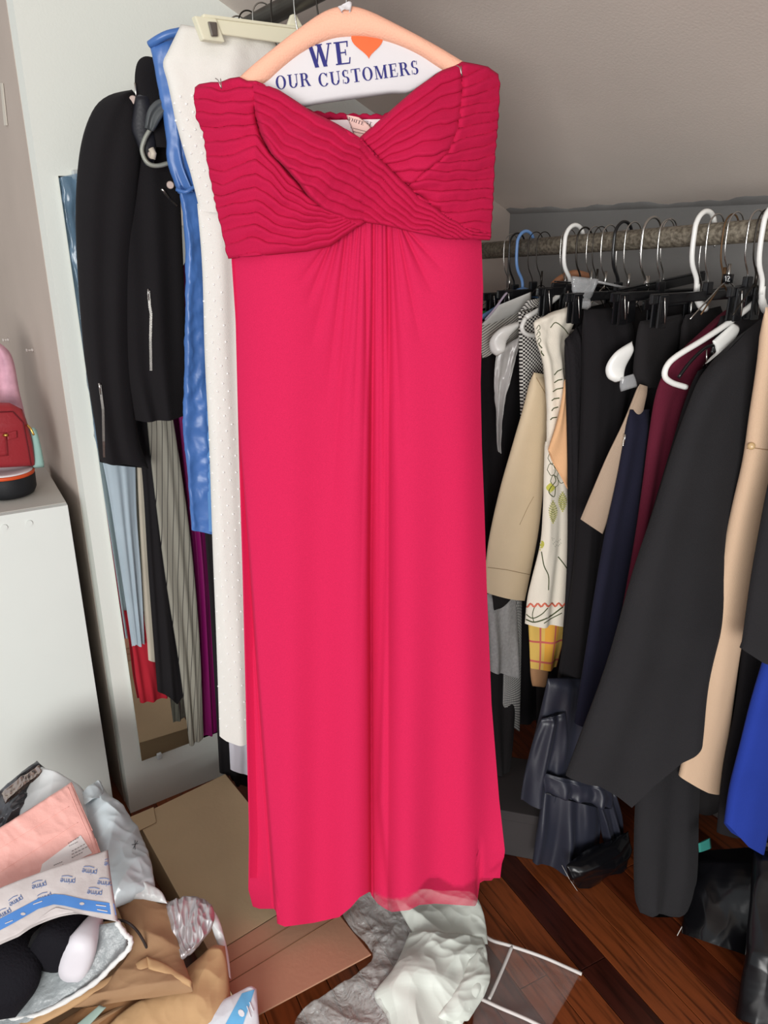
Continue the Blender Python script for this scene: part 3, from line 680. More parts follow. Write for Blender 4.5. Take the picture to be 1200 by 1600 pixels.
# ------------------------------------------------------------------ garments on the left rod
def G(label, cat, name='garment', grp=None, at=None):
    return thing(name, at or (0, 0, 1), label, cat, grp)
def zipper(px_path, trg, parent, wd=.0022, pull=None):
    ch = mat('zip_metal', (200, 196, 190), .3, metal=1)
    hs = [hit(trg, *p, .0015) for p in px_path]; hs = [h for h in hs if h is not None]
    if len(hs) < 2: return
    pts, ln = resample(hs, max(6, int(.0 + sum((b - a).length for a, b in zip(hs, hs[1:])) / .0022)), False)
    bm = bmesh.new()
    for i in range(len(pts) - 1):
        p = Vector(pts[i]); d = (Vector(pts[i + 1]) - p).normalized(); vw = (CO - p).normalized(); sd = d.cross(vw).normalized(); up = sd.cross(d)
        bm_box(bm, p + up * .0008, sd, d, up, wd * 2, .0011, .0016)
    z = from_bm('zipper', bm, ch, parent); z['label'] = 'silver zipper'
    p = hs[0]; q = hs[1]; d = (q - p).normalized()
    tube('zipper_pull', [p - d * .004, p + d * .004, p + d * .016], [.0045, .0035, .0025], ch, z, 8, flat=.5)
def snap(px, py, trg, parent, r=.0065):
    h = hit(trg, px, py, .001)
    if h is None: return
    v = (CO - h).normalized(); s = tube('snap_button', [h - v * .003, h + v * .0034, h + v * .0040], [r, r, r * .85], mat('dull_snap', (176, 158, 150), .5, metal=.3), parent, 18, False)
    s['label'] = 'dull silver snap button'
def left_clothes():
    # blue film added to stand in for the reflection at the mirror corner
    clear = mat('clear_film_blue', (120, 150, 175), .12, spec=.8, alpha=.45)
    t = G('crinkled clear film standing in for the mirror reflection left of the black jacket', 'plastic cover', 'reflection_film', at=SQ(.05, .03, 1.3))
    cloth('film', W([(92, 277, 1.43), (108, 380, 1.43), (122, 470, 1.43), (150, 700, 1.43)]), W([(135, 268, 1.46), (140, 400, 1.46), (150, 500, 1.46), (170, 700, 1.46)]), clear, t, th=.004, folds=2, famp=.004, crump=.008, cs=30, seed=3, nu=12, nv=40, taper=0)
    # reflected clothes built as garments before the mirror, then dresses by the white one
    def simple(label, cat, L, R, m, name, **k):
        V = lambda P: [onq(*p) for p in P]
        t = G(label, cat, name, at=V(L)[0]); o = cloth('fabric', V(L), V(R), m, t, **k); return t, o
    sheer = mat('pale_blue_film', (168, 184, 194), .35, .1, 60, spec=.4, alpha=.92, var=.1)
    simple('stand-in for the reflection of a pale grey-blue thin garment below the black jacket sleeve', 'skirt', [(152, 690, 0.03), (168, 760, 0.03), (190, 900, 0.03), (206, 1008, 0.03)], [(212, 700, 0.03), (214, 800, 0.03), (221, 900, 0.03), (226, 1006, 0.03)], sheer, 'mirrored_thin_skirt', th=.006, folds=2.5, famp=.003, seed=5, nu=30, hem=[(0, .004), (.3, -.003), (.5, .003), (.8, -.002), (1, .002)], hemw=.08)
    simple('stand-in for the reflection of a dark red hem below the pale grey-blue skirt', 'skirt', [(198, 960, 0.018), (206, 1010, 0.018), (212, 1060, 0.018), (219, 1098, 0.018)], [(236, 960, 0.018), (250, 1010, 0.018), (258, 1060, 0.018), (262, 1090, 0.018)], cloth_mat('dark_red_cloth', (168, 36, 50)), 'mirrored_red_hem', th=.004, folds=2, famp=.004, seed=6)
    simple('stand-in for the reflection of a narrow cream trouser leg beside the pale grey-blue skirt', 'trousers', [(212, 700, 0.02), (217, 800, 0.02), (224, 940, 0.02), (229, 1030, 0.02)], [(226, 700, 0.02), (232, 800, 0.02), (240, 940, 0.02), (244, 1034, 0.02)], cloth_mat('cream_twill', (186, 178, 162)), 'mirrored_leg', th=.005, folds=1, famp=.002, seed=7)
    simple('stand-in for the reflection of a long black trouser leg between the cream leg and the striped skirt', 'trousers', [(208, 640, 0.042), (222, 740, 0.042), (232, 900, 0.042), (246, 1080, 0.042)], [(246, 640, 0.042), (254, 740, 0.042), (272, 900, 0.042), (290, 1080, 0.042)], M_black, 'mirrored_leg', th=.012, folds=2, famp=.004, seed=8, hem=[(0, 0), (.4, .012), (.6, .03), (1, 0)], hemw=.1)
    st = pattern_mat('pinstripe', lambda N, x, y: mixc(N, stripe(N, mth(N, 'ADD', x, mth(N, 'MULTIPLY', y, .11)), .0105, .11), (142, 139, 128), (52, 50, 50)))
    simple('stand-in for the reflection of a long grey skirt with thin dark diagonal stripes below the black jacket', 'skirt', [(228, 640, 0.062), (238, 740, 0.062), (258, 900, 0.062), (280, 1040, 0.062), (296, 1165, 0.062)], [(268, 640, 0.062), (284, 740, 0.062), (300, 860, 0.062), (312, 1000, 0.062), (318, 1152, 0.062)], st, 'mirrored_striped_skirt', th=.006, folds=2, famp=.003, seed=9, nu=60, nv=70)
    simple('stand-in for the reflection of a purple satin dress between the striped skirt and the blue satin top', 'dress', [(250, 480, 0.032), (268, 560, 0.032), (284, 700, 0.032), (296, 830, 0.032), (306, 980, 0.032), (315, 1150, 0.032)], [(292, 405, 0.032), (300, 560, 0.032), (306, 700, 0.032), (324, 860, 0.032), (332, 1000, 0.032), (340, 1140, 0.032)], mat('purple_satin', (116, 10, 84), .5, .1, 200, sheen=.3), 'mirrored_purple_dress', th=.01, folds=2, famp=.004, seed=10)
    simple('black dress hanging right behind the white dotted dress', 'dress', [(316, 780, 0.1), (325, 900, 0.1), (334, 1050, 0.1), (343, 1207, 0.1)], [(348, 780, 0.1), (362, 900, 0.1), (378, 1050, 0.1), (388, 1212, 0.1)], M_black, 'black_dress', th=.012, folds=2, famp=.004, seed=11, hem=[(0, 0), (.35, 0), (.45, .025), (1, .03)], hemw=.06)
    simple('pale lavender hem showing below the white dotted dress', 'dress', [(352, 1100, 0.15), (357, 1150, 0.15), (360, 1202, 0.15)], [(392, 1100, 0.15), (396, 1150, 0.15), (398, 1212, 0.15)], cloth_mat('pale_lavender', (206, 204, 214)), 'lavender_dress', th=.008, folds=1.5, famp=.003, seed=12)
    # black jacket
    t = G('black biker jacket with silver zippers and snap buttons hanging in front of the mirror', 'jacket', 'biker_jacket', at=SQ(.12, .09, 1.4))
    jm = M_black
    body = cloth('body', W([(168, 170, 1.395), (160, 260, 1.39), (165, 400, 1.39), (175, 560, 1.40), (205, 655, 1.41)]), W([(262, 120, 1.46), (278, 250, 1.46), (286, 400, 1.46), (290, 540, 1.46), (291, 648, 1.465)]), jm, t, th=.032, folds=2, famp=.006, seed=20, nu=40, nv=60, bulge=.6, taper=.08)
    slv = cloth('sleeve', W([(206, 140, 1.40), (164, 152, 1.385), (140, 182, 1.38), (124, 240, 1.38), (118, 330, 1.38), (122, 440, 1.38), (132, 560, 1.385), (146, 650, 1.39), (156, 722, 1.39)]), W([(214, 150, 1.40), (222, 220, 1.40), (216, 300, 1.40), (208, 400, 1.40), (205, 500, 1.40), (208, 600, 1.405), (216, 680, 1.41), (232, 732, 1.415)]), jm, t, th=.036, folds=1.5, famp=.005, seed=21, nu=32, nv=70, bulge=.55, taper=.04, tb=.02)
    col = cloth('collar', W([(248, 92, 1.395), (226, 88, 1.385), (213, 102, 1.38), (212, 140, 1.375), (228, 175, 1.375), (243, 230, 1.38)]), W([(262, 100, 1.42), (262, 110, 1.42), (264, 130, 1.42), (266, 150, 1.42), (274, 180, 1.42), (278, 235, 1.42)]), jm, t, th=.014, seed=22, nu=20, nv=40)
    lap = cloth('lapel', W([(212, 148, 1.37), (208, 170, 1.37), (205, 200, 1.37), (213, 222, 1.37), (225, 258, 1.375)]), W([(232, 148, 1.38), (238, 170, 1.38), (240, 200, 1.38), (244, 226, 1.38), (240, 262, 1.385)]), mat('dark_leather', (34, 34, 40), .45, .2, 200), t, th=.008, seed=23, nu=14, nv=24)
    tr = bvh(body, slv, col, lap)
    zipper([(232, 455), (234, 480), (236, 490), (235, 530), (236, 580)], tr, body)
    zipper([(156, 602), (161, 640), (162, 690), (163, 715)], tr, slv)
    zipper([(254, 298), (266, 312), (277, 322)], tr, body, .0014)
    zipper([(212, 135), (213, 150)], tr, body, .001)
    for p in ((208, 156), (237, 242), (266, 289)): snap(*p, tr, body)
    # grey hanger end poking out of the jacket collar, with a sheer strap over it
    gp = mat('grey_plastic', (150, 152, 142), .35, spec=.5)
    t = thing('clothes_hanger', U(240, 225, 1.36), 'grey plastic hanger end showing at the black jacket collar', 'hanger')
    tube('shoulder_arm', spline(W([(262, 172, 1.37), (246, 180, 1.365), (236, 200, 1.36), (226, 218, 1.357), (222, 236, 1.357), (230, 254, 1.358), (246, 259, 1.365), (272, 252, 1.385)]), 5), .0075, gp, t, 10, flat=.5)
    tube('strap_notch', W([(236, 232, 1.352), (240, 240, 1.352), (238, 248, 1.352)]), .005, mat('pale_notch', (196, 186, 170), .4), t, 10)
    ss = mat('grey_organza', (92, 96, 98), .4, spec=.4, alpha=.8)
    t = G('sheer dark grey strap looped over the grey hanger end', 'strap', 'sheer_strap', at=U(245, 180, 1.35))
    cloth('strap', W([(262, 150, 1.36), (242, 158, 1.35), (230, 174, 1.345), (226, 200, 1.345)]), W([(266, 172, 1.36), (256, 180, 1.352), (246, 196, 1.348), (240, 206, 1.346)]), ss, t, th=.004, folds=2, famp=.003, seed=31, nu=12, nv=24, taper=.05, tb=.05)
    # blue satin dress
    bs = mat('blue_satin', (70, 112, 178), .36, .1, 120, spec=.5, sheen=.3, var=.10)
    t = G('steel blue satin dress hanging between the black jacket and the white dress', 'dress', 'satin_dress', at=SQ(.2, .15, 1.5))
    a = cloth('bodice', W([(232, 68, 1.35), (240, 100, 1.35), (252, 165, 1.35), (262, 215, 1.35), (262, 250, 1.355), (280, 300, 1.36)]), W([(300, 45, 1.39), (300, 100, 1.39), (300, 180, 1.39), (302, 240, 1.39), (306, 280, 1.39), (318, 305, 1.395)]), bs, t, th=.014, folds=2.5, famp=.006, seed=40, crump=.006, cs=22, nu=30, nv=40, taper=.03)
    b = cloth('skirt', W([(280, 290, 1.355), (288, 350, 1.36), (290, 440, 1.36), (288, 560, 1.365), (286, 660, 1.37), (293, 740, 1.375), (299, 828, 1.38)]), W([(322, 290, 1.395), (326, 400, 1.40), (330, 560, 1.405), (336, 700, 1.41), (340, 760, 1.415), (344, 832, 1.42)]), bs, t, th=.012, folds=1.1, famp=.004, seed=41, crump=.006, cs=30, nu=36, nv=110, taper=.04)
    pn = cloth('side_panel', W([(312, 420, 1.39), (318, 560, 1.385), (322, 700, 1.385), (326, 830, 1.385)]), W([(334, 420, 1.41), (338, 560, 1.405), (342, 700, 1.405), (346, 832, 1.405)]), cloth_mat('blue_matte', (96, 142, 196)), t, th=.006, nu=14, nv=40, folds=1, famp=.002, seed=43)
    tube('waist_tie', spline(W([(276, 296, 1.34), (290, 300, 1.335), (304, 292, 1.34), (320, 290, 1.35)]), 4), .0032, bs, t, 8)
    tube('satin_hanger_loop', spline(W([(234, 70, 1.35), (246, 62, 1.345), (262, 54, 1.345), (284, 49, 1.35)]), 4), [.006] * 13, bs, t, 10)
    # white dotted dress
    wm = cloth_mat('white_dotted_cloth', (232, 229, 223), sheen=.2, var=.015)
    t = G('long white dress with tiny raised dots hanging from the cream clip hanger', 'dress', 'white_dress', at=SQ(.2, .22, 1.5))
    yk = cloth('bodice', W([(283, 38, 1.30), (262, 80, 1.28), (254, 100, 1.275), (262, 130, 1.275), (275, 190, 1.28), (295, 260, 1.285), (312, 330, 1.29)]), W([(430, 66, 1.36), (440, 100, 1.35), (440, 140, 1.34), (420, 190, 1.34), (400, 260, 1.34), (395, 300, 1.34), (395, 345, 1.34)]), wm, t, th=.022, folds=2, famp=.005, seed=50, crump=.003, cs=18, nu=44, nv=50, taper=.03)
    sk = cloth('skirt', W([(308, 318, 1.288), (316, 420, 1.29), (320, 560, 1.295), (327, 700, 1.30), (332, 850, 1.305), (338, 1000, 1.31), (343, 1150, 1.315)]), W([(395, 320, 1.335), (398, 450, 1.33), (402, 600, 1.33), (408, 800, 1.335), (415, 1000, 1.34), (420, 1150, 1.345)]), wm, t, th=.022, folds=1.6, famp=.006, seed=51, nu=40, nv=80, taper=.02, hem=[(0, 0), (.12, .006), (.5, .004), (1, 0)], hemw=.06)
    tr = bvh(yk, sk); bm = bmesh.new(); rnd = random.Random(2)
    for r in range(78):
        y = 150 + r * 12.8
        for c in range(-1, 10):
            x = 262 + (y - 150) * .085 + c * 19 + (9.5 if r % 2 else 0)
            if x > 300 + y * .1: continue
            h = hit(tr, x + rnd.uniform(-1.5, 1.5), y + rnd.uniform(-1.5, 1.5), 0)
            if h is not None:
                bmesh.ops.create_icosphere(bm, subdivisions=1, radius=.0022, matrix=Matrix.Translation(h))
    o = from_bm('raised_dots', bm, mat('dot_white', (248, 248, 246), .7), t, True); o['kind'] = 'stuff'
    # cream clip hanger
    cm = mat('cream_plastic', (236, 232, 206), .45, spec=.4, var=.02)
    t = thing('clothes_hanger', U(390, 60, 1.30), 'cream plastic skirt hanger with metal clip holding the white dress', 'hanger')
    Yc = lambda x: 1.245 + (x - 305) * .0006
    def bar_(name, quad, m, thk=.010, par=None, bev=.002, dy=0):
        c = [U(x, y, Yc(x) + dy) for x, y in quad]; d = EQ * -thk
        bm = bmesh.new(); bm_hex(bm, [c[0], c[1], c[2], c[3], c[0] + d, c[1] + d, c[2] + d, c[3] + d], bev); return from_bm(name, bm, m, par or t)
    bar_('crossbar', [(322, 24), (470, 44), (468, 71), (336, 52)], cm, .006)
    bar_('rib', [(318, 21), (472, 41), (472, 46), (318, 27)], cm, .012, dy=-.003)
    bar_('end_clip', [(304, 24), (338, 29), (352, 66), (318, 62)], cm, .014, dy=-.004)
    bar_('clip_spring', [(325, 33), (339, 34), (341, 57), (331, 57)], mat('clip_steel', (140, 134, 128), .3, metal=.8), .004, dy=-.010)
    bar_('hook_neck', [(456, 22), (462, 21), (474, 42), (450, 39)], cm, .008)
    # wire hooks on the left rod
    for i, (q, lb) in enumerate([(.06, 'wire hanger hook on the dark rod nearest the white wall'), (.15, 'wire hanger hook on the dark rod above the blue satin dress'), (.19, 'thin wire hanger hook close beside the one above the blue satin dress'), (.245, 'middle wire hanger hook on the dark rod above the cream clip hanger'), (.31, 'wire hanger hook on the dark rod right of the middle of the cream clip hanger'), (.385, 'wire hanger hook on the dark rod left of the peach hanger'), (.45, 'wire hanger hook on the dark rod nearest the peach hanger')]):
        hanger(SQ(.333, q, 1.644), lb, M_wire if i % 2 else M_dwire, .0013, .019, .085, 'wire', arm=.05, fall=.03)
    # pink garment, handbag, tin and pouch at the far left
    pk = mat('pink_tulle', (208, 160, 176), .8, .3, 60, var=.2, vscale=30)
    t = G('dusty pink soft garment hanging at the far left edge above the red handbag', 'garment', 'pink_garment', at=U(0, 560, 1.50))
    cloth('fabric', W([(-60, 530, 1.56), (-70, 600, 1.56), (-70, 660, 1.55), (-70, 740, 1.54)]), W([(-8, 530, 1.58), (18, 555, 1.58), (30, 610, 1.575), (40, 655, 1.57), (45, 712, 1.56)]), pk, t, th=.02, folds=3, famp=.008, seed=60)
    red = mat('red_leather', (150, 38, 46), .42, .3, 160, spec=.5, var=.05)
    base = ray(30, 738); 
    t = thing('handbag', U(20, 735, 1.40), 'red leather handbag with tab clasp standing on the white cabinet', 'handbag')
    bd = cloth('body', W([(-60, 638, 1.44), (-64, 690, 1.435), (-62, 734, 1.44)]), W([(34, 635, 1.50), (50, 685, 1.505), (57, 728, 1.51)]), red, t, th=.022, nu=30, nv=24, bulge=.3, taper=.25, tb=.1, top=[(0, .0), (.5, .010), (.8, .008), (1, -.006)])
    tr = bvh(bd)
    def patch(name, quad, m, off=.002, par=None):
        bm = bmesh.new(); decal_patch(bm, tr, quad, 8, 8, off); o = from_bm(name, bm, m, par or t, True); md = o.modifiers.new('thickness', 'SOLIDIFY'); md.thickness = .0018; md.offset = 1; return o
    patch('flap', [(-30, 675), (10, 676), (13, 712), (-30, 716)], red, .002); patch('tab', [(11, 677), (26, 673), (27, 684), (12, 688)], red, .003)
    h = hit(tr, 9, 680, .004)
    if h is not None: tube('clasp', [h - Vector((.005, 0, 0)), h + Vector((.004, 0, 0))], .003, M_gold, t, 8)
    bm = bmesh.new(); decal(bm, tr, [(-30, 645), (20, 643), (36, 660), (44, 700), (50, 735)], .0012); from_bm('piping', bm, mat('dark_red_piping', (96, 22, 30), .5), t)
    t = thing('pouch', U(56, 715, 1.46), 'small mint green pouch with gold zipper pull behind the red handbag', 'pouch')
    mn = cloth_mat('mint_cloth', (150, 186, 178)); cloth('body', W([(44, 668, 1.505), (50, 700, 1.505), (52, 732, 1.505)]), W([(54, 668, 1.52), (63, 700, 1.52), (69, 730, 1.52)]), mn, t, th=.012, seed=62, nu=14, nv=20, tb=.1)
    tube('zipper_pull', spline(W([(42, 664, 1.49), (48, 670, 1.485), (53, 680, 1.485)]), 4), .0022, M_gold, t, 8)
    # round black tin
    bl = mat('black_rubber', (26, 27, 30), .6, .1, 200); wi = mat('white_inner', (226, 222, 224), .5, .4, 40, var=.08); og = mat('orange_band', (206, 78, 36), .5)
    c = UZ(16, 772, .8005)
    t = thing('round_tin', c, 'round black container with orange rim and white inside on the cabinet front edge', 'container')
    def lathe(name, prof, m, n=40):
        V = []; Fc = []
        for k in range(n):
            a = 2 * math.pi * k / n
            for r, z in prof: V.append((c.x + r * math.cos(a), c.y + r * math.sin(a), c.z + z))
        P_ = len(prof)
        for k in range(n):
            for i in range(P_ - 1): a = k * P_ + i; b = ((k + 1) % n) * P_ + i; Fc.append((a, b, b + 1, a + 1))
        return mesh_py(name, V, Fc, m, t)
    lathe('shell', [(0, 0), (.040, 0), (.048, .004), (.053, .014), (.054, .042), (.052, .045), (.048, .045), (.048, .03), (0, .03)], bl)
    lathe('rim', [(.050, .042), (.0535, .044), (.0545, .049), (.052, .051), (.049, .049), (.048, .042)], og)
    lathe('inner_sheet', [(0, .050), (.02, .0505), (.035, .052), (.047, .0535), (.0505, .052), (.050, .047)], wi)
left_clothes()

# ------------------------------------------------------------------ garments on the right rod
def right_hangers():
    def hk(px, py=365):
        p = ons(px, py, .874); q = (p - P0).dot(EQ); return SQ(.874, q, rodz(q) + .004)
    L = [(800, 'thin silver wire hanger hook at the far left end of the right rod', M_wire, .0011, .021, .085, 'wire', {}),
         (809, 'black plastic hanger hook just left of the light blue one', M_bplast, .002, .022, .09, 'bar', dict(arm=.09)),
         (822, 'light blue plastic hanger hook on the right rod', M_bluep, .0034, .024, .088, 'tubular', dict(arm=.12, fall=.055)),
         (838, 'thin dark wire hanger hook first to the right of the light blue one', M_dwire, .0010, .021, .085, 'bar', dict(arm=.10, bm_=M_bplast)),
         (851, 'thin dark wire hanger hook second to the right of the light blue one', M_dwire, .0010, .020, .08, 'wire', dict(arm=.06)),
         (889, 'thin wire hanger hook directly left of the left white plastic hanger', M_wire, .0010, .021, .085, 'wire', dict(arm=.06)),
         (898, 'white plastic hanger hook above the beige skirt', M_wplast, .0042, .026, .088, 'tubular', dict(arm=.12, fall=.05)),
         (914, 'dark metal hanger hook right of the white hook above the beige skirt', M_dwire, .0018, .021, .08, 'bar', dict(arm=.12, bm_=M_bplast)),
         (930, 'bent thin wire hanger hook above the clear plastic clip', M_wire, .0010, .021, .082, 'wire', dict(arm=.05)),
         (939, 'second thin wire hanger hook above the clear plastic clip', M_dwire, .0010, .020, .08, 'wire', dict(arm=.05)),
         (953, 'silver wire hanger hook just left of the thick black hook', M_wire, .0013, .021, .085, 'wire', dict(arm=.05)),
         (974, 'thick black plastic hanger hook in the middle of the right rod', M_bplast, .0030, .024, .09, 'bar', dict(arm=.14)),
         (990, 'silver wire hanger hook just right of the thick black hook', M_wire, .0013, .022, .09, 'wire', dict(arm=.05)),
         (1019, 'thick chrome hanger hook in the middle of the right rod', M_wire, .0026, .026, .095, 'wire', dict(arm=.05)),
         (1042, 'thin silver hanger hook just right of the thick chrome hook', M_wire, .0013, .021, .09, 'bar', dict(arm=.13, bm_=M_bplast)),
         (1100, 'white plastic hanger hook right of the middle of the rod', M_wplast, .0044, .027, .095, 'flare', {}),
         (1118, 'silver wire hanger hook just right of the right-hand white hook', M_wire, .0015, .022, .092, 'bar', dict(arm=.15, bm_=M_bplast)),
         (1141, 'twisted brown wire hanger hook left of the size marker hanger', mat('brown_wire', (110, 84, 60), .5, metal=.6), .0014, .020, .085, 'wire', dict(arm=.05)),
         (1148, 'wire hanger hook with a black size 12 marker at its foot', M_wire, .0013, .022, .080, 'wire', dict(arm=.09, fall=.05)),
         (1180, 'silver wire hanger hook near the right edge of the photo', M_wire, .0015, .022, .085, 'bar', dict(arm=.05, bm_=M_bplast)),
         (1205, 'white plastic hanger hook cut by the right edge of the photo', M_wplast, .0042, .026, .10, 'flare', {}),
         (1193, 'dark wire hanger hook just left of the white hook cut by the right edge', M_dwire, .0013, .022, .085, 'wire', dict(arm=.05))]
    out = {}
    for px, lb, m, r, rr, dr, body, kw in L:
        out[px] = hanger(hk(px), lb, m, r, rr, dr, body, **kw)
    # size marker
    t = out[1148]; c = hk(1148) - UP * .078
    mk = tube('size_marker', [c + UP * .010, c - UP * .004], .0085, M_bplast, t, 14); tr = bvh(mk)
    bm = bmesh.new(); h0 = c
    # project marker centre to the picture frame to place the two digits on its face
    d = c + UP * .003 - CO; fx = d.x; fz = d.z; dep = d.y * CP - d.z * SP; up_ = d.y * SP + d.z * CP; X = 600 + F * fx / dep; Yp = 800 - F * up_ / dep
    small_word(bm, tr, '12', X - 5, Yp + 4, 0, 9, .0005, False)
    nm = from_bm('size_number', bm, mat('number_white', (235, 235, 235), .6), mk); nm['label'] = 'white number 12'
    # white hanger arm in front of the black coat
    Ya = lambda x: 1.20 + (x - 1040) * .0005
    t = thing('clothes_hanger', U(1100, 520, 1.2), 'large white tubular hanger end crossing in front of the black coat shoulder', 'hanger')
    V = lambda ps: [U(x, y, Ya(x)) for x, y in ps]
    tube('shoulder_arm', spline(V([(1192, 462), (1150, 496), (1100, 530), (1058, 556), (1042, 572), (1039, 588), (1050, 598), (1072, 605)]), 6), [.0028] + [.0048] * 42, M_wplast, t, 12)
    cloth('cape_end', V([(1113, 533), (1118, 552), (1098, 572)]), V([(1146, 504), (1156, 512), (1150, 528)]), M_wplast, t, th=.005, nu=14, nv=14, taper=.1, tb=.1)
    bm = bmesh.new(); bm_tube(bm, spline(V([(1060, 590), (1078, 566), (1100, 545), (1114, 540), (1112, 552)]), 5), .0028, 8); from_bm('inner_clip', bm, M_bplast, t, True)
    tube('clip_wire', V([(1104, 546), (1104, 572)]), .0011, M_wire, t, 6)
    # second white hanger end
    Yb = 1.30
    t = thing('clothes_hanger', U(968, 575, Yb), 'broad white hanger shoulder end beside the black clipped skirt', 'hanger')
    cloth('shoulder_end', W([(988, 533, Yb + .01), (962, 550, Yb), (947, 572, Yb), (949, 590, Yb), (962, 598, Yb)]), W([(990, 545, Yb + .01), (986, 556, Yb + .01), (978, 572, Yb + .01), (975, 586, Yb), (976, 594, Yb)]), M_wplast, t, th=.008, nu=16, nv=26, taper=.1, tb=.15)
    cp_ = mat('clear_plastic', (214, 216, 218), .08, spec=1.0, alpha=.34)
    k = cloth('size_clip', W([(970, 590, Yb - .01), (968, 602, Yb - .01), (970, 612, Yb - .01)]), W([(990, 584, Yb), (994, 594, Yb), (996, 604, Yb)]), cp_, t, th=.006, nu=12, nv=10, taper=.1, tb=.1); k['label'] = 'clear plastic end'
    # third white hanger end with silver strap below the striped shirt
    Yc = 1.50
    t = thing('clothes_hanger', U(790, 530, Yc), 'rounded white hanger end sticking out below the striped shirt shoulder', 'hanger')
    cloth('shoulder_end', W([(810, 502, Yc + .02), (784, 512, Yc), (766, 530, Yc), (766, 548, Yc), (776, 557, Yc)]), W([(812, 508, Yc + .02), (800, 520, Yc + .01), (792, 532, Yc + .01), (790, 542, Yc), (788, 550, Yc)]), M_wplast, t, th=.010, nu=16, nv=26, taper=.08, tb=.1)
    sv = mat('silver_satin', (186, 184, 182), .25, .2, 80, spec=.6, var=.1)
    t = G('shiny silver grey strap hanging from the white hanger end below the striped shirt', 'strap', 'silver_strap', at=U(790, 560, Yc))
    cloth('strap', W([(776, 552, Yc), (772, 580, Yc), (772, 620, Yc), (774, 650, Yc), (778, 705, Yc)]), W([(818, 520, Yc + .03), (806, 560, Yc + .02), (796, 600, Yc + .01), (786, 640, Yc), (780, 706, Yc)]), sv, t, th=.004, folds=2, famp=.007, seed=71, crump=.006, cs=30, nu=24, nv=40, taper=.02)
    # clear clip over the floral dress
    Yd = 1.40
    t = thing('hanger_clip', U(915, 440, Yd), 'clear plastic hanger clip gripping the top of the cream floral dress', 'clip')
    cloth('lever', W([(893, 431, Yd), (893, 452, Yd), (898, 466, Yd)]), W([(937, 436, Yd + .02), (928, 455, Yd + .02), (920, 470, Yd + .02)]), cp_, t, th=.006, nu=14, nv=14, seed=3, crump=.004, cs=60, taper=.1)
    cloth('jaw', W([(891, 462, Yd), (892, 475, Yd), (896, 480, Yd)]), W([(922, 466, Yd + .01), (924, 478, Yd + .01), (918, 484, Yd + .01)]), cp_, t, th=.007, nu=14, nv=12, taper=.15, tb=.15)
    tube('rod_bar', W([(934, 440, Yd + .01), (970, 448, Yd + .03), (1010, 452, Yd + .05)]), .0022, cp_, t, 8)
    # small wooden hanger top behind
    wd = mat('hanger_wood', (168, 116, 84), .5, .2, 60)
    t = thing('clothes_hanger', U(880, 435, 1.58), 'brown wooden hanger shoulder peeking out between the blue and white hooks', 'hanger')
    tube('shoulder_arm', spline(W([(864, 446, 1.60), (872, 438, 1.60), (884, 431, 1.60), (900, 427, 1.60), (920, 432, 1.60)]), 5), .007, wd, t, 10)
    # long black bars of skirt hangers seen from the side
    for i, (a, b, lb) in enumerate([((862, 448, 1.50), (1065, 462, 1.62), 'black plastic skirt hanger bar running behind the clear clip'), ((1005, 478, 1.34), (1178, 452, 1.46), 'long black plastic skirt hanger bar holding the black clipped skirt'), ((965, 462, 1.36), (1100, 432, 1.52), 'black plastic hanger bar under the thick black hook')]):
        A, B = U(*a), U(*b); t = thing('skirt_hanger', A.lerp(B, .5), lb, 'hanger'); d = (B - A).normalized(); sd = d.cross(UP).normalized(); up2 = sd.cross(d)
        bm = bmesh.new(); bm_box(bm, A.lerp(B, .5), d, sd, up2, (B - A).length, .007, .016, .002); from_bm('crossbar', bm, M_bplast, t)
        bm = bmesh.new(); bm_box(bm, A.lerp(B, .5) + up2 * .010, d, sd, up2, (B - A).length * .96, .010, .003, .001); from_bm('rib', bm, M_bplast, t)
        for f_ in (.10, .42) if i == 1 else (.12,):
            P_ = A.lerp(B, f_) - up2 * .022
            bm = bmesh.new(); bm_box(bm, P_ - sd * .0 + sd * .006, d, sd, up2, .024, .004, .058, .002); bm_box(bm, P_ - sd * .006, d, sd, up2, .024, .004, .058, .002); c_ = from_bm('clip', bm, M_bplast, t)
            vw = (CO - P_).normalized(); tube('clip_spring', spline([P_ + vw * .012 + up2 * .016, P_ + vw * .014, P_ + vw * .012 - up2 * .016], 4), .0016, M_wire, t, 6)
        tube('hook', hook_pts(A.lerp(B, .5) + UP * .09, .021, .085), .0015, M_wire, t, 7)
right_hangers()

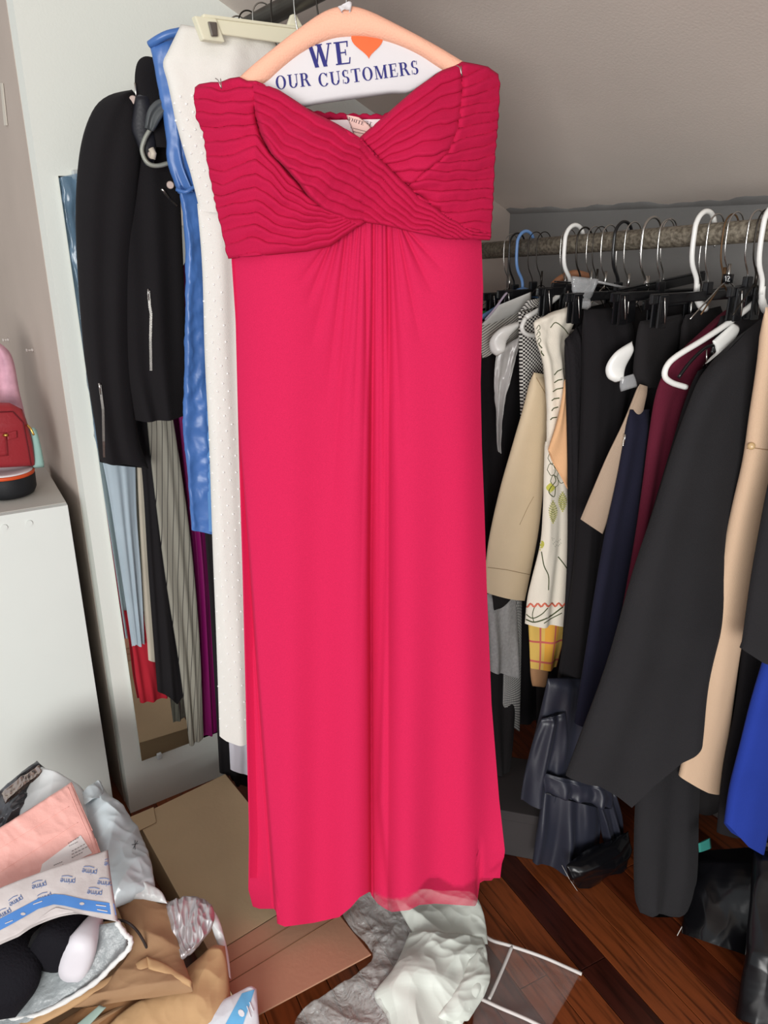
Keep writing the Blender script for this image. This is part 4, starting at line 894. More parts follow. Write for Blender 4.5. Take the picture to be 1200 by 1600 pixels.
def right_clothes():
    def S(label, cat, L, R, m, name='garment', part='fabric', **k):
        t = G(label, cat, name, at=U(*L[0])); o = cloth(part, W(L), W(R), m, t, **k); return t, o
    # dark filler garments added behind so the gaps in the row look black
    for i, (x0, x1, Ya, top, bot, m, lb) in enumerate([
        (742, 800, 1.72, 470, 1060, M_black2, 'black filler top hanging deepest in the row next to the pink dress'),
        (790, 850, 1.66, 462, 1130, M_black, 'black filler dress hanging behind the small checked blouse'),
        (845, 905, 1.60, 480, 1180, M_black2, 'black filler trousers hanging behind the floral dress hem'),
        (900, 965, 1.54, 470, 1200, M_black, 'black long filler skirt hanging behind the black ribbed skirt'),
        (955, 1020, 1.48, 474, 1230, M_black2, 'black filler blouse hanging behind the navy garment'),
        (1010, 1075, 1.42, 470, 1250, M_black, 'black filler dress hanging behind the maroon blouse'),
        (1065, 1130, 1.37, 478, 1270, M_black2, 'black filler trousers hanging behind the charcoal coat'),
        (1120, 1200, 1.28, 480, 1150, M_black, 'black filler dress hanging between the charcoal coat and the nude dress')]):
        w_ = (x1 - x0); S(lb, 'garment', [(x0 + 6, top + 14, Ya - .03), (x0 - 2, top + 60, Ya - .03), (x0 - 8, (top + bot) / 2, Ya - .03), (x0 - 6, bot, Ya - .03)],
          [(x1 - 4, top, Ya + .04), (x1 + 4, top + 60, Ya + .04), (x1 + 6, (top + bot) / 2, Ya + .04), (x1 + 4, bot - 12, Ya + .04)], m, 'filler_garment', th=.018, folds=2, famp=.006, seed=100 + i)
    # 1 striped shirt
    sp = pattern_mat('thin_stripe', lambda N, x, y: mixc(N, stripe(N, mth(N, 'ADD', y, mth(N, 'MULTIPLY', x, .25)), .0050, .34), (206, 204, 196), (92, 90, 86)))
    t, o = S('grey and white pinstriped shirt shoulder beside the pink dress', 'shirt', [(740, 508, 1.56), (748, 530, 1.56), (754, 560, 1.56)], [(834, 468, 1.64), (832, 490, 1.63), (822, 516, 1.62)], sp, 'striped_shirt', th=.015, folds=1, famp=.002, seed=70, taper=.1)
    cl = cloth('collar', W([(776, 478, 1.545), (770, 488, 1.545), (752, 508, 1.545)]), W([(830, 456, 1.60), (828, 474, 1.60), (806, 488, 1.59)]), cloth_mat('pale_grey_cotton', (204, 204, 200)), t, th=.006, nu=14, nv=14, taper=.1)
    tube('collar_trim', spline(W([(758, 500, 1.53), (772, 484, 1.53), (788, 462, 1.54), (792, 458, 1.545)]), 4), .0022, mat('lilac_trim', (176, 164, 182), .6), t, 6)
    S('bright green bit of fabric between the pink dress and the striped shirt', 'garment', [(744, 484, 1.62), (746, 500, 1.62)], [(762, 486, 1.63), (760, 498, 1.63)], cloth_mat('green_cloth', (40, 140, 66)), 'green_cloth', th=.006, nu=8, nv=8)
    S('black cardigan hanging under the striped shirt beside the pink dress', 'cardigan', [(744, 540, 1.58), (748, 620, 1.58), (752, 720, 1.58), (756, 950, 1.58)], [(832, 500, 1.64), (834, 600, 1.64), (830, 720, 1.64), (822, 960, 1.64)], M_black, 'black_cardigan', th=.018, folds=2, famp=.006, seed=72)
    # 2 checked blouse
    ck = pattern_mat('small_check', lambda N, x, y: mixc(N, mth(N, 'ABSOLUTE', mth(N, 'SUBTRACT', stripe(N, x, .0075, .5), stripe(N, y, .0075, .5))), (226, 224, 218), (48, 44, 46)))
    t, o = S('small black and white checked blouse strap left of the beige skirt', 'blouse', [(810, 488, 1.52), (811, 530, 1.52), (812, 600, 1.52), (814, 650, 1.52), (816, 700, 1.52)], [(858, 480, 1.57), (856, 540, 1.57), (850, 600, 1.56), (836, 640, 1.55), (826, 690, 1.54)], ck, 'checked_blouse', th=.010, folds=1, famp=.002, seed=73, nu=40, nv=60)
    cloth('shoulder_fold', W([(812, 486, 1.535), (824, 470, 1.54)]), W([(850, 478, 1.56), (842, 466, 1.565)]), ck, t, th=.006, nu=16, nv=10)
    cloth('facing', W([(843, 462, 1.53), (846, 480, 1.53), (852, 498, 1.53)]), W([(860, 460, 1.54), (860, 484, 1.54), (860, 500, 1.54)]), cloth_mat('cream_cotton', (226, 220, 204)), t, th=.004, nu=10, nv=14)
    S('grey and white fine checked trouser leg hanging under the grey knit', 'trousers', [(786, 1000, 1.50), (786, 1060, 1.50), (784, 1122, 1.50)], [(816, 900, 1.54), (814, 1040, 1.53), (812, 1144, 1.52)], pattern_mat('fine_check', lambda N, x, y: mixc(N, mth(N, 'MAXIMUM', stripe(N, x, .0042, .4), stripe(N, y, .0042, .4)), (206, 206, 200), (96, 96, 98))), 'checked_trousers', th=.008, nu=20, nv=40)
    S('grey melange knit hanging under the beige skirt', 'knitwear', [(758, 928, 1.46), (762, 960, 1.46), (764, 1000, 1.46), (765, 1048, 1.46)], [(806, 925, 1.50), (808, 970, 1.50), (811, 1010, 1.50), (812, 1058, 1.50)], mat('grey_knit', (168, 168, 168), .95, .6, 500, var=.12, vscale=160, spec=.1), 'grey_knit', th=.01, folds=1.5, famp=.005, seed=74)
    S('black undershirt scoop showing above the grey knit', 'garment', [(768, 922, 1.452), (770, 938, 1.452), (772, 954, 1.452)], [(804, 922, 1.48), (798, 936, 1.476), (782, 950, 1.465)], M_black2, 'black_undershirt', th=.008, nu=12, nv=12, tb=.2)
    S('black trouser leg with frayed cuff standing beside the pink dress hem', 'trousers', [(752, 1000, 1.53), (760, 1100, 1.49), (768, 1170, 1.45), (774, 1212, 1.42)], [(806, 1000, 1.56), (804, 1100, 1.52), (800, 1160, 1.48), (792, 1208, 1.45)], M_black2, 'black_trousers', th=.012, folds=1.5, famp=.004, seed=75)
    # 3 beige skirt
    bg = cloth_mat('beige_twill', (224, 204, 172), var=.03)
    t, o = S('beige flared trouser leg with stitched hem right beside the pink dress', 'trousers', [(834, 582, 1.46), (818, 640, 1.455), (800, 700, 1.45), (780, 770, 1.445), (763, 850, 1.44), (756, 924, 1.44)], [(852, 585, 1.49), (856, 640, 1.49), (851, 720, 1.49), (846, 790, 1.49), (838, 850, 1.49), (820, 938, 1.485)], bg, 'beige_trousers', th=.016, folds=.8, famp=.004, seed=76, nu=40, nv=60)
    tr = bvh(o); bm = bmesh.new(); decal(bm, tr, [(758, 886), (790, 890), (828, 898)], .0005); decal(bm, tr, [(838, 590), (846, 604), (854, 618)], .0005); decal(bm, tr, [(812, 820), (826, 790), (834, 776)], .0004)
    from_bm('stitching', bm, mat('stitch_brown', (150, 124, 90), .8), t)
    # 4 floral dress
    fm = cloth_mat('cream_floral', (240, 232, 216), var=.02, sheen=.2)
    t = G('cream dress printed with green stems and yellow leaves, coral rickrack trim above the hem', 'dress', 'floral_dress', at=U(870, 600, 1.42))
    tp_ = cloth('bodice', W([(868, 488, 1.42), (836, 502, 1.40), (836, 516, 1.40), (840, 538, 1.40), (850, 570, 1.40), (856, 620, 1.405), (856, 690, 1.41), (854, 730, 1.415)]), W([(898, 474, 1.45), (898, 480, 1.45), (896, 500, 1.45), (886, 530, 1.45), (884, 570, 1.45), (882, 620, 1.45), (880, 700, 1.45), (880, 740, 1.45)]), fm, t, th=.014, folds=1.5, famp=.006, seed=80, nu=36, nv=70, taper=.04, crump=.003, cs=25)
    sk = cloth('skirt', W([(852, 690, 1.415), (850, 740, 1.415), (848, 800, 1.415), (844, 850, 1.415), (832, 900, 1.415), (824, 935, 1.415), (820, 974, 1.415)]), W([(878, 690, 1.45), (886, 740, 1.45), (889, 800, 1.45), (888, 850, 1.45), (888, 900, 1.45), (888, 940, 1.45), (887, 976, 1.45)]), fm, t, th=.014, folds=1.5, famp=.006, seed=81, nu=40, nv=80, taper=.02)
    tr = bvh(tp_, sk); ol = mat('olive_ink', (74, 82, 48), .8); bm = bmesh.new()
    P_ = lambda pts, r=.0006: decal(bm, tr, pts, r, .0008, 3)
    def sm(pts): return [(v.x, v.y) for v in spline([Vector((x, y, 0)) for x, y in pts], 5)]
    P_(sm([(846, 862), (850, 884), (857, 900), (857, 922)]), .0011); P_(sm([(872, 870), (880, 880), (887, 890)]), .0012)
    P_(sm([(822, 968), (836, 972), (858, 964), (880, 948)]), .0015); P_(sm([(820, 958), (832, 966), (846, 960), (856, 950)]), .0011); P_(sm([(834, 972), (832, 960), (836, 946)]), .0009); P_([(850, 974), (862, 966), (878, 958)], .0011)
    P_(sm([(860, 512), (868, 504), (880, 512), (888, 522)]), .0009)
    for x, y in ((842, 512), (842, 522), (843, 532)): P_(sm([(x - 4, y + 2), (x, y - 4), (x + 2, y + 1), (x - 2, y + 5)]), .0006)
    for a, b in (((842, 536), (847, 544)), ((846, 548), (850, 556)), ((866, 586), (880, 576)), ((866, 598), (882, 592)), ((864, 612), (880, 606)), ((862, 626), (874, 622)), ((862, 642), (872, 636)), ((860, 656), (870, 652))): P_([a, ((a[0] + b[0]) / 2 - 2, (a[1] + b[1]) / 2 - 1), b], .0011)
    for cx, cy in ((862, 716), (872, 728), (861, 734), (876, 746), (866, 752)):   # dark outlined blossoms
        P_(sm([(cx - 6, cy), (cx - 2, cy - 9), (cx + 5, cy - 5), (cx + 6, cy + 5), (cx, cy + 9), (cx - 6, cy)]), .0006)
    P_(sm([(866, 742), (868, 752), (860, 762), (858, 770), (866, 776), (868, 760)]), .0009); P_([(864, 708), (868, 716), (864, 724)], .0016)
    for cx, cy, hh in ((864, 800, 30), (879, 784, 26)):
        for k in range(9):
            yy = cy - hh / 2 + k * hh / 8; wv = 7 * math.sin(math.pi * (k + .7) / 9.5); P_([(cx - wv, yy - 3), (cx, yy + 1), (cx + wv, yy - 3)], .0004)
    for k in range(14): P_([(862 + (k * 37) % 15, 840 + (k * 53) % 14), (863 + (k * 37) % 15, 841.5 + (k * 53) % 14)], .0003)
    o = from_bm('printed_stems', bm, ol, t); o['kind'] = 'stuff'
    bm = bmesh.new()
    for cx, cy, hh in ((864, 800, 34), (879, 784, 30), (860, 762, 14), (844, 850, 18)):
        for k in range(12):
            yy = cy - hh / 2 + k * hh / 11; wv = 6.5 * math.sin(math.pi * (k + .4) / 12); decal(bm, tr, [(cx - wv, yy), (cx + wv, yy)], .0011, .0002, 3)
    from_bm('printed_leaves', bm, mat('lime_ink', (206, 204, 96), .8), t)
    bm = bmesh.new(); z_ = [(821 + k * 2, 946 + 2.6 * math.sin(k * 1.15) - k * .04) for k in range(34)]; decal(bm, tr, z_, .0019, .0015, 2); rk = from_bm('rickrack_trim', bm, mat('coral_trim', (226, 116, 92), .7), t, True); rk['label'] = 'wavy coral rickrack trim'
    S('apricot blouse front folded out of the cream floral dress', 'blouse', [(884, 590, 1.39), (872, 650, 1.39), (858, 696, 1.39), (856, 702, 1.39)], [(890, 594, 1.40), (890, 650, 1.40), (892, 720, 1.40), (888, 766, 1.40)], cloth_mat('apricot_cloth', (236, 186, 140)), 'apricot_blouse', th=.006, folds=1, famp=.003, seed=82)
    pl = pattern_mat('orange_plaid', lambda N, x, y: mixc(N, mth(N, 'MAXIMUM', stripe(N, mth(N, 'ADD', x, .012), .034, .12), stripe(N, mth(N, 'ADD', y, .022), .05, .1)), mixc(N, stripe(N, x, .068, .5), (240, 176, 74), (236, 196, 104)), (214, 110, 100)))
    S('orange and yellow plaid hem showing under the cream floral dress', 'dress', [(824, 950, 1.44), (826, 985, 1.44), (829, 1044, 1.44)], [(888, 950, 1.475), (886, 980, 1.475), (870, 1042, 1.47)], pl, 'plaid_dress', th=.010, folds=1.2, famp=.004, seed=83)
    S('tan sleeve end hanging just under the orange plaid hem', 'sleeve', [(829, 1020, 1.455), (829, 1050, 1.455), (832, 1072, 1.455)], [(858, 1020, 1.475), (856, 1050, 1.475), (851, 1074, 1.475)], cloth_mat('tan_cloth', (186, 142, 104)), 'tan_sleeve', th=.012, nu=14, nv=14, tb=.1)
    # black garments in front
    S('black ribbed skirt clipped right beside the floral dress', 'skirt', [(882, 532, 1.37), (886, 600, 1.37), (889, 760, 1.37), (887, 900, 1.37), (876, 1060, 1.37)], [(912, 500, 1.40), (916, 600, 1.40), (918, 760, 1.40), (914, 900, 1.40), (900, 1080, 1.40)], mat('black_rib', (36, 34, 36), .95, .9, 160, spec=.1), 'ribbed_skirt', th=.012, folds=3, famp=.003, seed=84)
    S('plain black A-line skirt right of the black ribbed skirt', 'skirt', [(912, 484, 1.35), (912, 600, 1.35), (906, 760, 1.35), (898, 900, 1.35), (866, 1130, 1.34)], [(985, 480, 1.41), (990, 560, 1.41), (965, 700, 1.40), (945, 860, 1.40), (925, 1140, 1.38)], M_black, 'a_line_skirt', th=.02, folds=2, famp=.007, seed=85)
    S('black folded skirt held by the black clip beside the white hanger end', 'skirt', [(1000, 502, 1.31), (994, 530, 1.31), (990, 570, 1.31), (990, 606, 1.31)], [(1066, 490, 1.38), (1062, 520, 1.38), (1050, 570, 1.37), (1040, 604, 1.36)], M_black2, 'folded_skirt', th=.014, folds=1, famp=.004, seed=86, top=[(0, 0), (.5, -.004), (1, 0)])
    S('taupe pointed wrap skirt corner in front of the navy garment', 'skirt', [(1000, 600, 1.27), (975, 660, 1.27), (948, 715, 1.27), (925, 770, 1.27), (908, 812, 1.27)], [(1012, 604, 1.29), (1000, 660, 1.29), (985, 715, 1.29), (965, 770, 1.285), (941, 834, 1.28)], cloth_mat('taupe_cloth', (176, 154, 134)), 'taupe_skirt', th=.006, folds=.6, famp=.003, seed=87)
    t, o = S('dark navy garment with a small silver zipper pull right of the taupe skirt', 'dress', [(984, 640, 1.265), (966, 740, 1.265), (946, 830, 1.265), (930, 920, 1.26), (915, 1020, 1.26), (898, 1130, 1.25)], [(1016, 640, 1.30), (1006, 740, 1.30), (998, 830, 1.30), (984, 920, 1.30), (966, 1040, 1.29), (944, 1140, 1.28)], M_navy, 'navy_dress', th=.014, folds=1.2, famp=.005, seed=88)
    tr = bvh(o); zipper([(977, 668), (976, 682), (974, 698)], tr, o, .0012)
    S('maroon blouse with shoulder rising to the rod behind the black coat', 'blouse', [(1128, 498, 1.275), (1090, 530, 1.27), (1055, 560, 1.265), (1028, 605, 1.26), (1014, 680, 1.26), (1004, 760, 1.26), (990, 860, 1.255), (966, 1000, 1.25)], [(1180, 450, 1.36), (1140, 500, 1.33), (1100, 570, 1.31), (1072, 620, 1.29), (1054, 690, 1.285), (1036, 770, 1.28), (1016, 860, 1.275), (990, 1010, 1.27)], M_maroon, 'maroon_blouse', th=.012, folds=1.2, famp=.004, seed=89)
    # 14 coat
    t, o = S('big charcoal black coat with sloping edge in front of the right row', 'coat', [(1120, 566, 1.19), (1098, 592, 1.185), (1080, 630, 1.175), (1052, 705, 1.165), (1022, 800, 1.15), (988, 900, 1.135), (945, 1050, 1.115), (884, 1212, 1.09)], [(1198, 486, 1.24), (1200, 560, 1.24), (1186, 650, 1.225), (1162, 760, 1.21), (1146, 860, 1.195), (1128, 960, 1.18), (1104, 1060, 1.16), (1096, 1148, 1.14)], M_char, 'black_coat', th=.028, folds=1.3, famp=.008, seed=90, nu=50, nv=90, hem=[(0, 0), (.2, .02), (.38, .06), (.5, .09), (.62, .055), (.8, .022), (1, .012)], hemw=.15, bulge=.45)
    S('black strip of a vest between the maroon blouse and the charcoal coat', 'vest', [(1090, 580, 1.225), (1068, 640, 1.225), (1044, 720, 1.225), (1014, 820, 1.22), (960, 1000, 1.22)], [(1112, 570, 1.24), (1092, 640, 1.24), (1068, 720, 1.235), (1040, 820, 1.23), (990, 1010, 1.23)], M_black, 'black_vest', th=.01, seed=91)
    S('long black dress reaching almost to the floor below the charcoal coat', 'dress', [(1010, 1100, 1.22), (998, 1180, 1.20), (992, 1260, 1.175), (990, 1340, 1.15), (992, 1400, 1.13), (1000, 1426, 1.115)], [(1100, 1100, 1.26), (1096, 1180, 1.235), (1092, 1260, 1.205), (1090, 1340, 1.175), (1084, 1390, 1.155), (1066, 1430, 1.13)], M_char, 'long_black_dress', th=.022, folds=1.6, famp=.006, seed=92, nu=40, nv=50, hem=[(0, 0), (.5, .008), (1, 0)], hemw=.1, tb=.04)
    pp = pattern_mat('dark_red_plaid', lambda N, x, y: mixc(N, mth(N, 'MAXIMUM', stripe(N, x, .008, .3), stripe(N, y, .008, .3)), (44, 34, 54), (140, 46, 62)))
    S('small dark red and blue plaid corner below the charcoal coat', 'garment', [(1032, 1150, 1.215), (1030, 1236, 1.215)], [(1072, 1150, 1.235), (1070, 1230, 1.235)], pp, 'plaid_garment', th=.006, nu=20, nv=20)
    nude = cloth_mat('nude_crepe', (222, 190, 160), var=.02, sheen=.3)
    t, o = S('long nude beige dress with a small button hanging beside the charcoal coat', 'dress', [(1196, 480, 1.13), (1188, 560, 1.135), (1174, 650, 1.14), (1164, 720, 1.145), (1146, 800, 1.15), (1128, 890, 1.16), (1108, 1000, 1.165), (1090, 1100, 1.17), (1063, 1214, 1.175)], [(1250, 480, 1.18), (1250, 560, 1.18), (1240, 650, 1.18), (1220, 730, 1.175), (1200, 800, 1.19), (1180, 880, 1.195), (1164, 970, 1.20), (1148, 1080, 1.205), (1128, 1236, 1.21)], nude, 'nude_dress', th=.02, folds=1, famp=.005, seed=93, nu=40, nv=80, hem=[(0, 0), (.5, .006), (1, 0)], hemw=.1)
    tr = bvh(o); h = hit(tr, 1174, 697, .002)
    if h is not None:
        v = (CO - h).normalized(); b_ = tube('button', [h - v * .002, h + v * .002, h + v * .004], [.006, .006, .003], mat('pearl_button', (214, 180, 132), .3, spec=.6), t, 14)
    bm = bmesh.new(); decal(bm, tr, [(1162, 703), (1172, 699), (1200, 703)], .0007); from_bm('button_loop', bm, mat('nude_thread', (170, 136, 104), .8), t)
    S('charcoal black jacket hem at the right edge in front of the nude dress', 'jacket', [(1230, 560, 1.07), (1212, 700, 1.07), (1192, 800, 1.07), (1174, 900, 1.07), (1160, 1000, 1.07), (1156, 1012, 1.07)], [(1290, 560, 1.10), (1290, 700, 1.10), (1290, 800, 1.10), (1290, 900, 1.10), (1290, 1000, 1.10), (1290, 1034, 1.10)], M_char, 'charcoal_jacket', th=.02, folds=1, famp=.005, seed=94, hem=[(0, 0), (.2, .014), (1, .004)], hemw=.05)
    S('cobalt blue skirt hanging at the right edge of the photo', 'skirt', [(1206, 1000, 1.09), (1176, 1090, 1.085), (1156, 1170, 1.08), (1142, 1230, 1.075), (1134, 1286, 1.07)], [(1262, 1000, 1.13), (1250, 1090, 1.125), (1228, 1180, 1.12), (1204, 1260, 1.115), (1190, 1332, 1.11)], cloth_mat('cobalt_cloth', (38, 60, 150)), 'cobalt_skirt', th=.02, folds=1, famp=.005, seed=95, hem=[(0, 0), (.4, .01), (1, 0)], hemw=.1)
    S('black filler dress hanging between the nude dress and the cobalt skirt', 'dress', [(1166, 960, 1.19), (1150, 1100, 1.18), (1130, 1200, 1.17), (1120, 1300, 1.16)], [(1220, 960, 1.22), (1216, 1100, 1.21), (1210, 1200, 1.20), (1200, 1310, 1.185)], M_black, 'black_dress', th=.015, folds=1, famp=.005, seed=96)  # added to fill the dark edge beside the cobalt skirt
    # satin ruffle skirt
    sat = mat('black_satin', (40, 42, 54), .42, .1, 200, spec=.5, sheen=.3)
    t = G('black satin tiered ruffle skirt hanging just above the floor', 'skirt', 'ruffle_skirt', at=U(880, 1200, 1.28))
    cloth('skirt_body', W([(856, 1060, 1.31), (842, 1120, 1.305), (828, 1180, 1.30), (822, 1250, 1.29)]), W([(940, 1060, 1.35), (950, 1130, 1.345), (958, 1200, 1.335), (962, 1262, 1.33)]), sat, t, th=.016, folds=2.4, famp=.008, seed=97, nu=50)
    cloth('ruffle', W([(846, 1124, 1.285), (832, 1160, 1.28), (820, 1210, 1.275), (814, 1250, 1.27)]), W([(884, 1112, 1.30), (886, 1160, 1.295), (880, 1210, 1.29), (874, 1256, 1.285)]), sat, t, th=.012, folds=1.8, famp=.009, seed=98, nu=50, wob=.1)
    cloth('ruffle', W([(850, 1226, 1.275), (844, 1262, 1.265), (838, 1300, 1.255), (832, 1346, 1.25)]), W([(940, 1244, 1.29), (940, 1280, 1.285), (936, 1320, 1.28), (932, 1360, 1.27)]), sat, t, th=.012, folds=2.6, famp=.010, seed=99, nu=70, nv=40, wob=.1, hem=[(0, 0), (.3, .006), (.6, -.002), (1, .004)])
    cloth('ruffle', W([(924, 1228, 1.285), (932, 1262, 1.28), (938, 1290, 1.275), (944, 1316, 1.27)]), W([(962, 1240, 1.30), (970, 1270, 1.30), (974, 1296, 1.295), (976, 1326, 1.29)]), sat, t, th=.010, folds=2, famp=.009, seed=100, nu=40, nv=30, wob=.1)
    cloth('ruffle', W([(846, 1208, 1.262), (848, 1222, 1.26), (852, 1240, 1.258)]), W([(956, 1232, 1.28), (958, 1248, 1.275), (956, 1264, 1.272)]), sat, t, th=.010, folds=3.5, famp=.006, seed=101, nu=60, nv=16, tb=.1)
right_clothes()

# ------------------------------------------------------------------ things on the floor
def floor_right():
    dg = mat('dark_grey_board', (58, 54, 54), .8, .1, 80); bk = mat('glossy_black_bag', (14, 14, 17), .24, .1, 40, spec=.35)
    # dark grey box under the clothes
    t = thing('storage_box', U(800, 1300, 1.40), 'dark grey storage box on the floor behind the pink dress hem', 'box')
    a, b, c_, d = UZ(838, 1345, 0), UZ(760, 1330, 0), None, None
    e1 = (b - a).normalized(); e2 = Vector((-e1.y, e1.x, 0)); e2 = e2 if e2.y > 0 else -e2
    def hexa(name, o, x0, x1, y0, y1, z0, z1, m, par):
        c8 = [o + e1 * x + e2 * y + UP * z for z in (z0, z1) for x, y in ((x0, y0), (x1, y0), (x1, y1), (x0, y1))]
        bm = bmesh.new(); bm_hex(bm, c8, .002); return from_bm(name, bm, m, par)
    hexa('body', a, 0, .26, 0, .18, .001, .10, dg, t); hexa('lid', a, -.004, .264, -.004, .184, .10, .125, dg, t)
    # glossy black bag with a flat bottom right of the ruffle skirt
    t = G('glossy black plastic shopping bag lying behind the ruffle skirt', 'bag', 'plastic_bag', at=UZ(930, 1385, 0))
    cloth('bag', [UZ(884, 1352, .09), UZ(888, 1372, .05), UZ(900, 1388, .004)], [UZ(984, 1300, .11), UZ(982, 1330, .06), UZ(976, 1350, .004)], bk, t, th=.020, seed=200, crump=.014, cs=14, nu=70, nv=50, taper=.1)
    wc = mat('white_crease', (205, 200, 195), .4)
    tube('bag_edge', Z([(878, 1352, .05), (890, 1374, .03), (902, 1392, .003)]), .0006, wc, t, 5)
    # big black plastic bags at the right
    t = G('large black plastic bag slumped on the floor at the right below the cobalt skirt', 'bag', 'plastic_bag', at=UZ(1130, 1470, 0))
    bg_ = cloth('bag', [UZ(1085, 1330, .10), UZ(1080, 1375, .07), UZ(1068, 1430, .03), UZ(1064, 1458, .004)], [UZ(1260, 1320, .16), UZ(1260, 1400, .12), UZ(1250, 1460, .06), UZ(1190, 1500, .004)], bk, t, th=.04, seed=201, crump=.018, cs=8, nu=90, nv=80, taper=.2, bulge=.6)
    tube('bag_edge', Z([(1058, 1462, .004), (1074, 1432, .03), (1086, 1402, .07), (1092, 1371, .09), (1134, 1368, .10)]), .0007, wc, t, 5)
    t = G('black plastic bag standing at the right edge in front of the slumped bag', 'bag', 'plastic_bag', at=UZ(1180, 1570, 0))
    cloth('bag', [UZ(1178, 1330, .22), UZ(1172, 1420, .16), UZ(1160, 1520, .08), UZ(1150, 1590, .004)], [UZ(1290, 1330, .22), UZ(1290, 1420, .16), UZ(1290, 1520, .08), UZ(1290, 1610, .004)], bk, t, th=.03, seed=202, crump=.014, cs=7, nu=70, nv=90)
    t = G('small teal paper tag on the black bag below the nude dress', 'tag', 'paper_tag', at=UZ(1100, 1322, .12))
    cloth('tag', W([(1091, 1318, 1.10), (1092, 1332, 1.10)]), W([(1110, 1309, 1.12), (1112, 1325, 1.12)]), mat('teal_paper', (52, 130, 120), .6), t, th=.001, nu=6, nv=6, taper=0)
    # clear bag with white piping
    t = thing('zipper_bag', UZ(820, 1530, 0), 'flat clear plastic bag with white piping lying on the wooden floor', 'bag')
    film = NT('clear_film'); film.b.inputs['Base Color'].default_value = (.95, .95, .95, 1); film.b.inputs['Roughness'].default_value = .12; film.b.inputs['Alpha'].default_value = .06; film.b.inputs['Specular IOR Level'].default_value = .8
    cloth('film', Z([(752, 1458, .008), (742, 1556, .008), (735, 1640, .008)]), Z([(908, 1520, .008), (862, 1602, .008), (835, 1650, .008)]), film.m, t, th=.003, seed=205, crump=.006, cs=14, nu=30, nv=30, taper=.05, tb=.05)
    wp = mat('white_piping', (226, 220, 216), .5)
    tube('piping', spline(Z([(738, 1440, .012), (752, 1456, .012), (768, 1469, .010), (798, 1478, .008), (850, 1496, .007), (909, 1522, .006)]), 6), .0032, wp, t, 8)
    tube('piping', spline(Z([(800, 1479, .008), (788, 1508, .007), (774, 1540, .007), (764, 1562, .006)]), 6), .0032, wp, t, 8)
    tube('piping', spline(Z([(722, 1546, .008), (742, 1556, .007), (780, 1574, .006), (822, 1592, .006), (880, 1620, .006)]), 6), .0032, wp, t, 8)
floor_right()

